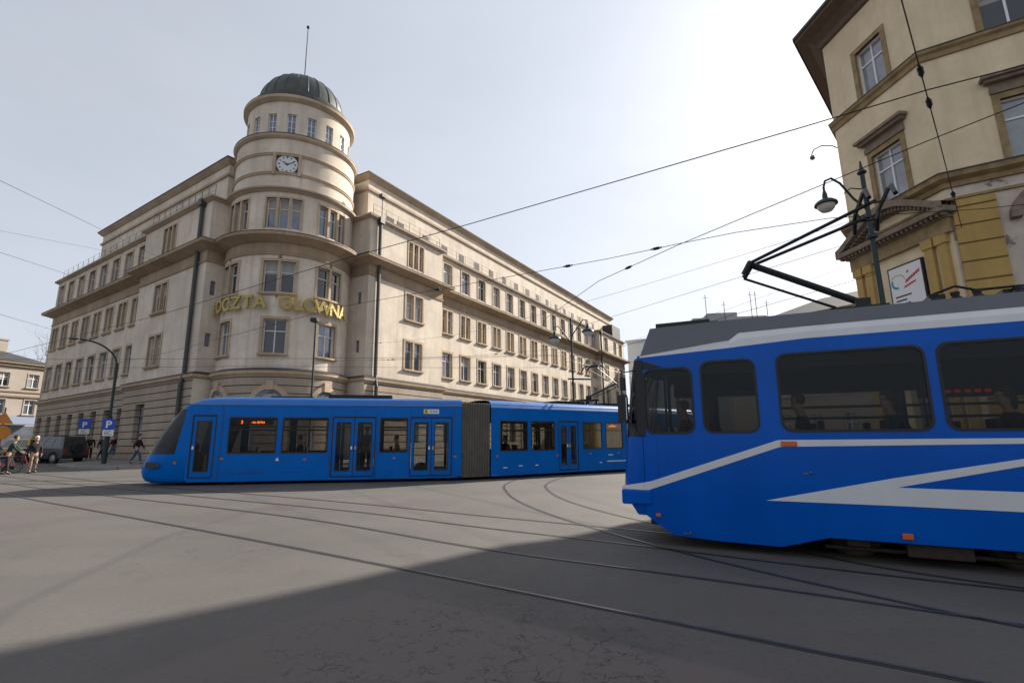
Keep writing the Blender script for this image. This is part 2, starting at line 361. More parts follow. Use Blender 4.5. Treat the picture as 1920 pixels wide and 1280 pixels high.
SEAT=mat('seat fabric',(.03,.04,.08),.9)
YELP=mat('grab rail yellow',(.55,.38,.02),.4)
AMBER=mat('amber lens',(.62,.11,.008),.25)
LED=mat('led display',(.1,.02,0),.5,emit=((1,.16,.01),1.6))
LEDR=mat('led display dim',(.1,.01,0),.5,emit=((1,.04,.01),.06))
BELL=mat('bellows',(.16,.145,.12),.8,noise=.3,nscale=4)
RUST=mat('bogie rust',(.045,.031,.02),.85,noise=.5,nscale=6)
YPLAST=plaster('yellow plaster',(.52,.35,.12),(.38,.25,.1),streak=.4)
YRUST=plaster('yellow rustication',(.50,.335,.11),(.36,.235,.085),joint=(.72,.3),streak=.6,jk=.6)
BPLAST=plaster('beige plaster',(.80,.655,.44),(.58,.465,.31),streak=.6)
GPLAST=plaster('grey plaster',(.64,.545,.45),(.38,.325,.28),streak=.5,patch=(.17,.14,.14))
YTRIM=mat('ochre trim',(.37,.255,.12),.8,noise=.5,nscale=2.5)
BTRIM=mat('brown stone trim',(.27,.20,.145),.85,noise=.4,nscale=3)
WHITEF=mat('white window paint',(.75,.75,.76),.45)
TILE=mat('roof sheet',(.06,.055,.055),.7,noise=.4,nscale=2)
SOFFIT=mat('eave boards',(.15,.10,.07),.8,noise=.35,nscale=4)
SIGNB=mat('sign blue',(.004,.07,.42),.4)
SIGNW=mat('sign white',(.75,.75,.75),.4)

# ------------------------------------------------------------------ street
def plate(name,poly,dz,material,thick=None,**p):
    mb=MB()
    if thick:
        mb.prism(poly,lambda x,y:(x,y,G(x,y)-.05),lambda x,y:(x,y,G(x,y)+thick))
    else: mb.add([(x,y,G(x,y)+dz) for x,y in poly],[tuple(range(len(poly)))])
    return put(name,mb,material,**p)
mb=MB(); mb.add([(x,y,G(x,y)) for x,y in ((-420,-120),(420,-120),(420,520),(-420,520))],[(0,1,2,3)])
put('road',mb,ASPH,kind='structure')
def catmull(P,k=10):
    P=[Vector(p) for p in P]; P=[P[0]*2-P[1]]+P+[P[-1]*2-P[-2]]; o=[]
    for i in range(1,len(P)-2):
        a,b,c,d=P[i-1:i+3]
        for j in range(k):
            t=j/k; o.append(.5*((2*b)+(c-a)*t+(2*a-5*b+4*c-d)*t*t+(3*b-a-3*c+d)*t**3))
    o.append(P[-2]); return o
def rail(pts,w=.8):
    c=catmull(pts); mb=MB()
    def strip(a,b,h,mi):
        vs=[]
        for i,p in enumerate(c):
            t=(c[min(i+1,len(c)-1)]-c[max(i-1,0)]).normalized(); nrm=Vector((t.y,-t.x))
            for d in (a,b): q=p+nrm*d; vs.append((q.x,q.y,G(q.x,q.y)+h))
        mb.add(vs,[(2*i,2*i+1,2*i+3,2*i+2) for i in range(len(c)-1)],mi)
    strip(-.052*w,.06*w,.004,1); strip(-.05*w,-.004,.007,0)
    put('tram_rail',mb,[STEEL,GROOVE],kind='structure',fix=False)
RAILS=[
 [(-42,32.5),(-27,23.6),(-16.4,16.9),(-13.44,14.93),(-5.18,9.66),(-.43,6.52),(2.34,4.63),(3.39,3.95),(9,0.2),(20,-7)],
 [(-42,34.1),(-27,25.1),(-16.5,18.4),(-11.66,15.66),(-4.89,11.75),(-.55,8.5),(1.62,7.15),(3.81,5.75),(9,2.1),(20,-5.3)],
 [(-42,36.5),(-20.2,22.1),(-13.2,18.0),(-10.19,16.19),(-4.08,12.75),(-.67,10.4),(1.5,9.0),(4.6,6.9),(9.5,3.9),(20,-2.8)],
 [(-42,38),(-20,23.4),(-13,19.0),(-7.62,16.1),(-3.7,13.8),(-.77,11.9),(2.5,9.9),(5.6,7.9),(10,5.1),(20,-1.2)],
 [(6,34),(2.6,27.5),(.6,23.2),(-.31,19.6),(-.25,16.88),(.12,14.4),(.85,11.9),(1.85,9.5),(2.83,7.63),(3.88,6.05),(5.2,4.6),(9.3,1.6)],
 [(7.4,33.5),(4.1,27.2),(2.2,23.0),(1.2,19.6),(1.13,16.85),(1.49,14.3),(2.28,11.9),(3.2,10.1),(4.3,8.2),(5.6,6.5),(9.8,3.4)],
 [(-30,22.6),(-22,20.4),(-12.5,20.0),(-5,20.9),(-1,22.6),(4,26.6),(9,30.6)],
 [(-30,24.0),(-22,21.9),(-12.6,21.45),(-5.4,22.3),(-1.8,24.0),(3,28.0),(8,32)],
]
for r in RAILS: rail(r)

# ------------------------------------------------------------------ post office
A1,A2=R(-56.71),R(29.75)
D1=Vector((math.sin(A1),math.cos(A1))); D2=Vector((math.sin(A2),math.cos(A2)))
N1=Vector((-.5488,-.8359)); N2=Vector((.8682,-.4962))
P1=Vector((-24.07,37.0)); P2=Vector((-11.6,39.46)); C0=Vector((-17.89,39.49))
def ML(off):
    def M(t,z,d): p=P1+D1*t+N1*(d+off); return (p.x,p.y,z)
    return M
def MR(off):
    def M(u,z,d): p=P2+D2*u+N2*(d+off); return (p.x,p.y,z)
    return M
def MD(rad,c=C0):       # drum: u = arc length measured clockwise seen from above, from azimuth 165.5
    def M(u,z,d):
        a=R(165.5)-u/rad; p=c+Vector((math.sin(a),math.cos(a)))*(rad+d); return (p.x,p.y,z)
    return M
def flat(o,d,n):        # generic vertical plane
    o,d,n=Vector(o),Vector(d).normalized(),Vector(n).normalized()
    def M(u,z,e): p=o+d*u+n*e; return (p.x,p.y,z)
    return M
LREC=.55; PAV_T0,PAV_T1=-1.7,9.6; LEND=33.3; REC=.7; PU0,PU1=.1,9.8; WU1=53.5; REND=67.0
Z0=-.6; ZL=6.55; ZS=15.0; ZM=16.45; ZA=20.2; ZU=25.2
post=thing('post_office','large cream corner post office with a round clock tower and copper dome','building',(C0.x,C0.y,G(C0.x,C0.y)))
def part(name,mb,mats,parent=None,**k): return put(name,mb,mats,parent or post,world=True,**k)
def window(M,u0,u1,z0,z1,style,name='window',du=None,surround=.16,depth=.26,sill=True,parent=None,frame=None,trim=None,curt=None):
    """one window: painted timber frame with glazing bars; children pane, surround, sill"""
    f=MB(); d0,d1=-depth-.02,-depth+.05; b=.06
    lights={'1':1,'2':2,'2m':2,'3m':3}[style]; W=u1-u0
    spans=[]
    if style in('2m','3m'):
        mull=.2 if style=='2m' else .2; w=(W-mull*(lights-1))/lights
        for i in range(lights): spans.append((u0+i*(w+mull),u0+i*(w+mull)+w))
    else: spans=[(u0,u1)]
    H=z1-z0; zt=z0+H*.66
    for a,c in spans:
        f.mbox(M,a,a+b,z0,z1,d0,d1,du=du); f.mbox(M,c-b,c,z0,z1,d0,d1,du=du); f.mbox(M,a+b,c-b,z0,z0+b,d0,d1,du=du); f.mbox(M,a+b,c-b,z1-b,z1,d0,d1,du=du)
        f.mbox(M,a+b,c-b,zt-.035,zt+.035,d0,d1+.015,du=du)
        if style in ('1','2') : 
            m=(a+c)/2; f.mbox(M,m-.04,m+.04,z0+b,zt-.035,d0,d1+.008,du=du); f.mbox(M,m-.03,m+.03,zt+.035,z1-b,d0,d1+.008,du=du)
    w_=put(name,f,frame or FRAMEW,parent or post,world=True,fix=False)
    p=MB(); p.mbox(M,u0+.01,u1-.01,z0+.01,z1-.01,d0-.03,d0+.03,du=du)
    def sub(n_,mb,mt,**k):
        o=put(n_,mb,mt,w_,**k); o.matrix_parent_inverse.identity(); return o
    q_=random.random(); cm=PANE if q_<.5 else (PANED if q_<.75 else PANEL_C)
    sub('pane',p,cm,fix=False)
    if random.random()<.3 and name!='ground_window':
        q=MB(); k=random.uniform(.25,.6); q.mbox(M,u0+.06,u1-.06,z1-(z1-z0)*k,z1-.05,d0+.031,d0+.036,du=du); sub('blind',q,BLIND,fix=False)
    if style in('2m','3m'):
        q=MB()
        for (a,c),(e,g) in zip(spans,spans[1:]): q.mbox(M,c,e,z0+.003,z1-.003,-depth-.1,.03,du=du)
        sub('mullion',q,trim or TRIM,fix=False)
    if surround:
        q=MB(); s=surround
        q.mbox(M,u0-s,u0,z0,z1+s,-.1,.045,du=du); q.mbox(M,u1,u1+s,z0,z1+s,-.1,.045,du=du); q.mbox(M,u0,u1,z1,z1+s,-.1,.047,du=du)
        sub('surround',q,trim or TRIM,fix=False)
    if sill:
        q=MB(); q.mbox(M,u0-.22,u1+.22,z0-.13,z0-.002,-.2,.2,du=du); q.mbox(M,u0-.16,u1+.16,z0-.22,z0-.132,-.1,.1,du=du)
        sub('sill',q,trim or TRIM,fix=False)
    return w_
F1,F2,FA=(7.75,10.2),(12.15,14.5),(17.05,19.4)
def facade(M,u0,u1,wins,d=.28,base=()):
    """upper wall between the two cornices plus the attic storey, with real openings"""
    mb=MB(); holes=[(a,b,*F) for (a,b,F,st) in wins]
    mb.panel(M,u0,u1,ZL-.02,ZA,holes,depth=.34); part('wall',mb,WALL)
    for (a,b,F,st) in wins: window(M,a,b,F[0],F[1],st,surround=.2 if st!='3m' else .14,sill=F is not FA)
def basewall(M,u0,u1,holes,d=.16):
    mb=MB(); mb.panel(M,u0,u1,Z0,ZL-.05,holes,depth=.5,d=d); mb.mbox(M,u0,u1,Z0,1.15,d,d+.1); part('ground_floor_wall',mb,STONE)
    for h in holes: window(lambda u,z,e:M(u,z,e+d),*h,'1',name='ground_window',surround=0,depth=.42,sill=False,curt=.1,frame=PIPE)
# left wing, left pavilion
Mw=ML(-LREC); Mp=ML(0)
lw=[]
for i in range(8):
    c=31.9-2.93*i
    for F in (F1,F2,FA): lw.append((c-.8,c+.8,F,'2' if F is F1 else ('2m' if F is F2 else '1')) if F is not FA else (c-.72,c+.72,F,'1'))
facade(Mw,PAV_T1,LEND,lw)
basewall(Mw,PAV_T1,LEND,[(31.9-2.93*i-.65,31.9-2.93*i+.65,1.75,4.75) for i in range(8)])
facade(Mp,PAV_T0,PAV_T1,[(4.3,6.4,F1,'2m'),(4.3,6.4,F2,'2m'),(3.9,6.0,FA,'3m')])
basewall(Mp,PAV_T0-.16,PAV_T1,[(5.4,7.0,1.75,4.8)])
# right pavilion, right wing, far pavilion
Mq=MR(0); Mr=MR(-REC)
facade(Mq,PU0,PU1,[(4.65,6.85,F1,'2m'),(4.65,6.85,F2,'2m'),(4.85,6.85,FA,'3m')])
basewall(Mq,PU0-.16,PU1,[(4.9,6.5,1.5,4.7)])
rw=[]
for i in range(14):
    a=10.78+3.15*i
    rw+=[(a,a+1.6,F1,'2'),(a,a+1.6,F2,'2m'),(a+.1,a+1.5,FA,'2')]
facade(Mr,PU1,WU1,rw); basewall(Mr,PU1,WU1,[(10.9+3.15*i,12.2+3.15*i,1.5,4.5) for i in range(14)])
ew=[]
for a,b in ((55.9,57.7),(61.1,62.3),(64.2,65.6)): ew+=[(a,b,F1,'2'),(a,b,F2,'2m'),(a,b,FA,'2')]
facade(Mq,WU1,REND,ew); basewall(Mq,WU1,REND,[])
# return walls into the tower, the jogs, and the hidden back of the block
pa=P1+D1*PAV_T0; Mret1=flat(pa,-N1,-D1)
pb=P2+D2*PU0; Mret2=flat(pb-N2*2.6,N2,-D2)
for Mx,L,hl in ((Mret1,2.6,[(.42,.8,12.5,13.6),(.42,.8,8.6,9.6)]),(Mret2,2.6,[(1.45,1.85,12.6,13.6),(1.45,1.85,8.6,9.6)])):
    mb=MB(); mb.panel(Mx,0,L,ZL-.02,ZA,hl,depth=.25); mb.panel(Mx,-.16 if Mx is Mret1 else 0,L if Mx is Mret1 else L+.16,Z0,ZL-.05,d=.16); part('return_wall',mb,WALL)
    for h in hl:
        mb=MB(); mb.mbox(Mx,h[0],h[1],h[2],h[3],-.22,-.15); part('slit_window',mb,PANE)
def corner(M,u,s):      # little closing faces where pavilion steps forward
    pass
mb=MB()
for (M0,u,dd,ss) in ((ML(0),PAV_T1,-LREC,1),(MR(0),PU1,-REC,1),(MR(0),WU1,-REC,-1)):
    mb.quad(M0(u,Z0,.0),M0(u,Z0,dd-.1),M0(u,ZA,dd-.1),M0(u,ZA,.0)); mb.quad(M0(u,Z0,.16),M0(u,Z0,dd+.16),M0(u,ZL-.05,dd+.16),M0(u,ZL-.05,.16))
e0=ML(-LREC); e1=MR(0)
mb.quad(e0(LEND,Z0,.16),e0(LEND,Z0,-16),e0(LEND,ZA,-16),e0(LEND,ZA,.0)); mb.quad(e1(REND,Z0,.16),e1(REND,Z0,-16),e1(REND,ZA,-16),e1(REND,ZA,0))
mb.quad(e0(LEND,Z0,-16),e0(8,Z0,-16),e0(8,ZA,-16),e0(LEND,ZA,-16)); mb.quad(e1(REND,Z0,-16),e1(14,Z0,-16),e1(14,ZA,-16),e1(REND,ZA,-16))
part('side_wall',mb,WALL)
# cornices: swept round the left block and the right block
Lpath=[ML(-LREC-6)(LEND,0,0)[:2],ML(-LREC)(LEND,0,0)[:2],ML(-LREC)(PAV_T1,0,0)[:2],ML(0)(PAV_T1,0,0)[:2],ML(0)(PAV_T0,0,0)[:2],(pa-N1*2.4)[:]]
Rpath=[(pb-N2*2.5)[:],pb[:],MR(0)(PU1,0,0)[:2],MR(-REC)(PU1,0,0)[:2],MR(-REC)(WU1,0,0)[:2],MR(0)(WU1,0,0)[:2],MR(0)(REND,0,0)[:2],MR(-8)(REND,0,0)[:2]]
RING=[(C0.x+math.sin(R(a))*4.65,C0.y+math.cos(R(a))*4.65) for a in range(360,0,-4)][::-1]
RING=[(C0.x+math.sin(R(-a))*4.65,C0.y+math.cos(R(-a))*4.65) for a in range(0,360,4)]
PROF_MAIN=[(-.05,15.86),(.12,15.9),(.62,16.12),(.88,16.22),(.9,16.42),(.8,16.5),(-.05,16.58)]
PROF_LOW=[(-.05,6.2),(.2,6.22),(.34,6.34),(.36,6.52),(.28,6.6),(-.05,6.72)]
PROF_STR=[(-.02,14.96),(.09,14.98),(.1,15.1),(-.02,15.16)]
PROF_ATT=[(-.05,19.86),(.1,19.9),(.3,20.02),(.34,20.2),(-.05,20.26)]
def flash(p,t=.035):  # thin dark lead cover on top of a cornice
    return [(p[-3][0]+.02,p[-3][1]+.0),(p[-3][0]+.02,p[-3][1]+.05),(p[-1][0],p[-1][1]+.05),(p[-1][0],p[-1][1]+.005)]
for nm,pr,fl in (('main_cornice',PROF_MAIN,1),('lower_cornice',PROF_LOW,1),('string_course',PROF_STR,0),('attic_cornice',PROF_ATT,1)):
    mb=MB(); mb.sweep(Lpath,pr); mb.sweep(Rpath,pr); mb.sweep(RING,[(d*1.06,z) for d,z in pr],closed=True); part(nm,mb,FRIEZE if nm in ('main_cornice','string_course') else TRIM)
    if fl:
        mb=MB(); q=flash(pr); mb.sweep(Lpath,q); mb.sweep(Rpath,q); mb.sweep(RING,[(d*1.06,z) for d,z in q],closed=True); part('cornice_flashing',mb,LEAD)
# frieze under the main cornice (warm ochre band, dirt and cornice shade both in its colour)
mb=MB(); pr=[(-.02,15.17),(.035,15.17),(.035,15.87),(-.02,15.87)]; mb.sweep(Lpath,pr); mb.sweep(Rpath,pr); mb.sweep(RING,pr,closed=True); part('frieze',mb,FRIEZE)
# set-back top storey and roofs
ub=[MR(-2.2)(1.8,0,0)[:2],MR(-2.2)(REND-.2,0,0)[:2],MR(-14)(REND-.2,0,0)[:2],MR(-14)(12,0,0)[:2],(-17.9,43.5),ML(-14)(6,0,0)[:2],ML(-14)(27.4,0,0)[:2],ML(-2.2)(27.4,0,0)[:2],ML(-2.2)(1.2,0,0)[:2],(-17.9,42)]
mb=MB()
ubr=[MR(-6)(1.8,0,0)[:2]]+ub[:4]; ubl=[ML(-14)(6,0,0)[:2],ML(-14)(27.4,0,0)[:2],ML(-2.2)(27.4,0,0)[:2],ML(-2.2)(.9,0,0)[:2],ML(-5)(.9,0,0)[:2]]
for pth in (ubr,ubl):
    for a,b in zip(pth,pth[1:]): mb.quad((*a,ZA-.3),(*b,ZA-.3),(*b,ZU),(*a,ZU))
part('top_storey_wall',mb,WALL)
mb=MB(); pr=[(-.05,ZU-.42),(.08,ZU-.4),(.36,ZU-.12),(.42,ZU),(-.05,ZU+.05)]; mb.sweep(ubr,pr); mb.sweep(ubl,pr)
pr=[(-.03,23.72),(.14,23.75),(.16,23.95),(-.03,24.0)]; mb.sweep(ubr,pr); mb.sweep(ubl,pr); part('top_cornice',mb,TRIM)
mb=MB(); pr=[(.45,ZU-.01),(.47,ZU+.09),(-.2,ZU+.14),(-.2,ZU+.06)]; mb.sweep(ubr,pr); mb.sweep(ubl,pr); part('roof_edge',mb,LEAD)
mb=MB()
for pth,z in ((ubr,ZU+.1),(ubl,ZU+.1)): mb.add([(*p,z) for p in pth],[tuple(range(len(pth)))])
tl=[ML(-LREC)(LEND,0,0)[:2],ML(-LREC)(PAV_T1,0,0)[:2],ML(0)(PAV_T1,0,0)[:2],ML(0)(PAV_T0,0,0)[:2],(pa-N1*2.4)[:],ML(-16)(6,0,0)[:2],ML(-16)(LEND,0,0)[:2]]
tr=[(pb-N2*2.5)[:],pb[:],MR(0)(PU1,0,0)[:2],MR(-REC)(PU1,0,0)[:2],MR(-REC)(WU1,0,0)[:2],MR(0)(WU1,0,0)[:2],MR(0)(REND,0,0)[:2],MR(-16)(REND,0,0)[:2],MR(-16)(12,0,0)[:2]]
for pth in (tl,tr): mb.add([(*p,ZA+.02) for p in pth],[tuple(range(len(pth)))])
part('flat_roof',mb,TILE)
Mu=MR(-2.2)
for i in range(17):
    u=4.2+3.13*i if i else 4.2
    for uu in ((u,u+1.35) if i==0 else (u+2.0,)):
        mb=MB(); mb.mbox(Mu,uu,uu+.95,21.2,22.2,-.05,.02); put('attic_vent',mb,mat('vent',(.06,.05,.042),.8) if i==0 and uu==u else bpy.data.materials['vent'],post,world=True)
# terrace railings
def railing(M,u0,u1,dd,z,n):
    mb=MB()
    for zz in (.55,1.0): mb.tube([M(u0,z+zz,dd),M(u1,z+zz,dd)],.01,6)
    for i in range(n+1):
        u=u0+(u1-u0)*i/n; mb.tube([M(u,z,dd),M(u,z+1.02,dd)],.02,6)
    part('roof_railing',mb,PIPE)
railing(MR(-.25),.6,9.6,0,ZA+.2,6); railing(MR(-REC-.2),10,53,0,ZA+.2,26); railing(ML(-LREC-.2),9.8,33,0,ZA+.2,16); railing(ML(-.25),-1.4,9.2,0,ZA+.2,10)
# downpipes
def pipe(M,u,segs):
    mb=MB()
    for (za,zb,d) in segs: mb.tube([M(u,za,d),M(u,zb,d)],.15,10)
    for (za,zb,d),(zc,ze,d2) in zip(segs,segs[1:]): mb.tube([M(u,zb,d),M(u,zc,d2)],.13,10)
    mb.mbox(M,u-.25,u+.25,ZA-.55,ZA-.05,.05,.45)
    part('downpipe',mb,PIPE)
SEG=[(Z0,5.9,.36),(6.8,15.6,.2),(16.7,ZA-.5,.2)]
pipe(Mp,-.55,SEG); pipe(Mq,1.05,SEG); pipe(Mq,53.9,SEG)
# ---- the round tower
MDs=MD(4.65)
DU=.3
def dw(deg,w): u=4.65*R(-deg+0); return (-4.65*R(deg)-w/2,-4.65*R(deg)+w/2)   # deg>0 : towards the left seen from the square
holes=[]; tw=[]
for c in (-47,-.5,52):
    a,b=dw(c,1.55); tw.append((a,b,*F1,'2')); a,b=dw(c,2.15); tw.append((a,b,*F2,'2m')); a,b=dw(c if c<40 else 48,2.45); tw.append((a,b,*FA,'3m'))
half=math.pi*4.65
mb=MB(); mb.panel(MDs,-half,half,ZL-.02,ZA,[t[:4] for t in tw],depth=.36,du=DU); part('tower_wall',mb,WALL,smooth=30)
for t in tw: window(MDs,*t[:4],t[4],name='tower_window',du=DU,surround=.2 if t[4]!='3m' else .14,sill=t[4]!='3m',depth=.28,curt=.3)
MDb=MD(4.82); mb=MB(); mb.panel(MDb,-half*4.82/4.65,half*4.82/4.65,Z0,ZL-.05,du=DU); part('tower_base',mb,STONE,smooth=30)
for c in (-47,-.5,48):      # arched ground-floor openings
    M=MD(4.82); u=-4.82*R(c); mb=MB(); r0,r1=.95,1.3
    pts=[(math.cos(R(a)),math.sin(R(a))) for a in range(0,181,12)]
    for (p,q) in zip(pts,pts[1:]):
        vs=[M(u+r0*p[0],4.3+r0*p[1],.1),M(u+r1*p[0],4.3+r1*p[1],.1),M(u+r1*q[0],4.3+r1*q[1],.1),M(u+r0*q[0],4.3+r0*q[1],.1),M(u+r0*p[0],4.3+r0*p[1],-.1),M(u+r1*p[0],4.3+r1*p[1],-.1),M(u+r1*q[0],4.3+r1*q[1],-.1),M(u+r0*q[0],4.3+r0*q[1],-.1)]
        mb.add(vs,[(0,1,2,3),(0,4,5,1),(1,5,6,2),(2,6,7,3),(3,7,4,0)])
    mb.mbox(M,u-.22,u+.22,4.3+r0-.05,4.3+r1+.25,-.1,.16); mb.mbox(M,u-r1,u-r0,Z0,4.3,-.1,.1); mb.mbox(M,u+r0,u+r1,Z0,4.3,-.1,.1)
    o=part('arched_doorway',mb,TRIM)
    mb=MB(); poly=[(u+r0*p[0],4.3+r0*p[1]) for p in pts]+[(u-r0,Z0),(u+r0,Z0)]
    mb.add([M(a,z,.03) for a,z in poly],[tuple(range(len(poly)))]); put('door_panel',mb,PANE,o)
# blank clock drum
RC=4.55; MC=MD(RC); half=math.pi*RC; cu0,cu1=-.78,.78
mb=MB(); mb.panel(MC,-half,half,ZA-.1,24.75,[(cu0,cu1,21.45,23.0)],depth=.2,du=DU); part('tower_wall',mb,WALL,smooth=30)
ring=lambda r:[(C0.x+math.sin(R(-a))*r,C0.y+math.cos(R(-a))*r) for a in range(0,360,4)]
mb=MB()
for z in (21.42,22.98):
    mb.sweep(ring(RC),[(-.02,z-.1),(.07,z-.08),(.09,z+.04),(.13,z+.06),(.13,z+.12),(-.02,z+.15)],closed=True)
mb.sweep(ring(RC),[(-.02,24.3),(.1,24.33),(.24,24.46),(.27,24.62),(-.3,24.72)],closed=True); part('tower_band',mb,TRIM)
mb=MB(); mb.sweep(ring(RC),[(.25,24.62),(.29,24.64),(.28,24.69),(-.6,24.78),(-.6,24.7)],closed=True); part('cornice_flashing',mb,LEAD)
clk=MB(); clk.mbox(MC,cu0+.002,cu1-.002,21.452,22.998,-.17,-.08,du=.4)
clock=part('clock',clk,[mat('clock surround',(.03,.04,.045),.4)])
for a in (cu0-.2,cu1+.003): jb=MB(); jb.mbox(MC,a,a+.197,21.3,23.1,-.1,.15); part('clock_jamb',jb,TRIM)
fm=Vector(MC(0,22.22,-.05)); ax=Vector((math.sin(R(165.5)),math.cos(R(165.5)),0)); axu=Vector((-ax.y,ax.x,0))
CM=Matrix((axu,Vector((0,0,1)),ax)).transposed().to_4x4(); CM.translation=fm
def onclock(name,mb,m): o=put(name,mb,m,clock,fix=True); o.matrix_local=CM; return o
mb=MB(); mb.lathe((0,0,0),[(.76,-.02),(.76,.0),(.72,.02),(.01,.02)],40); onclock('dial',mb,mat('dial',(.62,.64,.64),.4))
mb=MB()
for h in range(12):
    a=R(30*h); c,s_=math.sin(a),math.cos(a); w=.035 if h%3 else .05
    mb.add([(c*.5+s_*w,s_*.5-c*w,.03),(c*.5-s_*w,s_*.5+c*w,.03),(c*.63-s_*w,s_*.63+c*w,.03),(c*.63+s_*w,s_*.63-c*w,.03)],[(0,1,2,3)])
onclock('hour_marks',mb,DARK)
for nm,deg,L,w in (('hour_hand',-55,.38,.045),('minute_hand',66,.58,.035)):
    a=R(deg); c,s_=math.sin(a),math.cos(a); mb=MB()
    mb.prism([(-s_*w-c*.1,c*w-s_*.1),(s_*w-c*.1,-c*w-s_*.1),(c*L+s_*w*.5,s_*L-c*w*.5),(c*L-s_*w*.5,s_*L+c*w*.5)],lambda x,y:(x,y,.04),lambda x,y:(x,y,.055)); onclock(nm,mb,DARK)
# lantern storey with small windows
RL=4.02; ML_=MD(RL); half=math.pi*RL; hl=[]
for i in range(17):
    u=-half+ (i+.5)*2*half/17; hl.append((u-.33,u+.33,25.1,26.8))
mb=MB(); mb.panel(ML_,-half,half,24.6,28.1,hl,depth=.22,du=DU); part('lantern_wall',mb,WALL,smooth=30)
for h in hl:
    f=MB(); a,b,c,e=h; d0,d1=-.2,-.13
    for (x0,x1,y0,y1) in ((a,a+.05,c,e),(b-.05,b,c,e),(a,b,c,c+.05),(a,b,e-.05,e),((a+b)/2-.025,(a+b)/2+.025,c,e),(a,b,c+.55,c+.59),(a,b,c+1.08,c+1.12)): f.mbox(ML_,x0,x1,y0,y1,d0,d1)
    w_=part('lantern_window',f,WHITEF,fix=False); p=MB(); p.mbox(ML_,a+.01,b-.01,c+.01,e-.01,-.21,-.17); put('pane',p,PANE,w_,fix=False)
mb=MB(); mb.sweep(ring(RL),[(-.02,27.82),(.08,27.85),(.26,27.98),(.36,28.05),(.38,28.28),(-.3,28.34)],closed=True); part('dome_cornice',mb,TRIM)
def dome_mat():
    m=mat('dome sheet',(.075,.082,.07),.5,metal=.25,noise=.6,nscale=1.2,col2=(.035,.04,.037)); return m
DM=dome_mat()
mb=MB(); mb.sweep(ring(RL),[(.3,28.3),(.34,28.36),(.02,28.5),(-.1,28.95),(-.28,29.0),(-.4,28.4)],closed=True); part('dome_gutter',mb,LEAD)
prof=[(3.5*math.cos(R(t))**.9 if t<90 else .01,28.95+3.55*math.sin(R(t))) for t in range(0,91,6)]
mb=MB(); mb.lathe((C0.x,C0.y,0),prof,48); dome=part('dome',mb,DM,smooth=60)
mb=MB()
for k in range(24):
    a=2*math.pi*k/24
    mb.tube([(C0.x+(r+.015)*math.cos(a),C0.y+(r+.015)*math.sin(a),z) for r,z in prof[:-1]],.035,5)
put('dome_seams',mb,DM,dome)
mb=MB(); mb.tube([(C0.x,C0.y,32.35),(C0.x,C0.y,38.2)],.05,8,r1=.035); mb.sphere((C0.x,C0.y,38.3),.14); mb.lathe((C0.x,C0.y,0),[(.25,32.35),(.25,32.6),(.08,32.9)],12); part('flagpole',mb,DARK)
# floodlight bracket on the right terrace and the small roof house on the far pavilion
mb=MB(); M=MR(-.1); mb.tube([M(1.35,ZA,.1),M(1.35,ZA+2.0,.1)],.03,6); mb.mbox(M,1.1,1.6,ZA+2,ZA+2.28,-.1,.3); part('roof_floodlight',mb,DARK)
mb=MB(); mb.mbox(MR(0),62,66.6,ZA,22.9,-7,-.4); part('roof_house',mb,TILE)
# lettering
def letters():
    t=thing('lettering_sign','raised gilt capital letters POCZTA GŁOWNA curving round the post office tower','sign',(C0.x,C0.y,10.9))
    for ch,a in zip('POCZTAGŁOWNA',(232,220.5,209,198,187.5,177,158,148,138.5,127.5,116,105.5)):
        v,f=text_mesh(ch,1.32,.0,.035); mb=MB(); rr=4.98
        ce=C0+Vector((math.sin(R(a)),math.cos(R(a))))*rr; nx=Vector((math.sin(R(a)),math.cos(R(a)))); tx=Vector((-nx.y,nx.x))
        # extruded letter: front, back, rim
        n=len(v); P=lambda x,y,d:(ce.x+tx.x*x+nx.x*d,ce.y+tx.y*x+nx.y*d,10.9+y)
        mb.v=[P(x,y,.1) for x,y,_ in v]+[P(x,y,-.08) for x,y,_ in v]; ed={}
        for q in f:
            mb.f.append(q); mb.f.append(tuple(n+i for i in q[::-1]))
            for i in range(len(q)):
                e=(q[i],q[(i+1)%len(q)]); ed[e]=1
        for (i,j) in ed:
            if (j,i) not in ed: mb.f.append((i,n+i,n+j,j))
        mb.m=[0]*len(mb.f); put('letter',mb,GOLD,t,world=True)
letters()

# ------------------------------------------------------------------ people (one skinned surface each; clothes and hair as children)
def skin(name,chains,mats,parent,sub=1):
    """chains: list of [(x,y,z,r),...]; a chain may start at a joint of an earlier chain (same coordinates)"""
    me=bpy.data.meshes.new(name); bm=bmesh.new(); idx={}; order=[]
    for ch in chains:
        prev=None
        for (x,y,z,r) in ch:
            k=(round(x,4),round(y,4),round(z,4))
            if k not in idx: idx[k]=bm.verts.new((x,y,z)); order.append(r)
            if prev is not None and prev is not idx[k]: 
                try: bm.edges.new((prev,idx[k]))
                except ValueError: pass
            prev=idx[k]
    bm.to_mesh(me); bm.free()
    o=bpy.data.objects.new(name,me); COL.objects.link(o)
    m=o.modifiers.new('s','SKIN'); m.use_smooth_shade=True
    me.skin_vertices.new() if not me.skin_vertices else None
    for i,sv in enumerate(me.skin_vertices[0].data):
        sv.radius=(order[i],order[i]); sv.use_root=(i==0)
    s=o.modifiers.new('u','SUBSURF'); s.levels=sub; s.render_levels=sub
    bpy.context.view_layer.update()
    m2=bpy.data.meshes.new_from_object(o.evaluated_get(bpy.context.evaluated_depsgraph_get()))
    bpy.data.objects.remove(o); bpy.data.meshes.remove(me); m2.name=name
    m2.materials.clear(); m2.materials.append(mats)
    q=bpy.data.objects.new(name,m2); COL.objects.link(q)
    if parent: q.parent=parent
    return q
SKIN=mat('skin',(.42,.24,.17),.6)
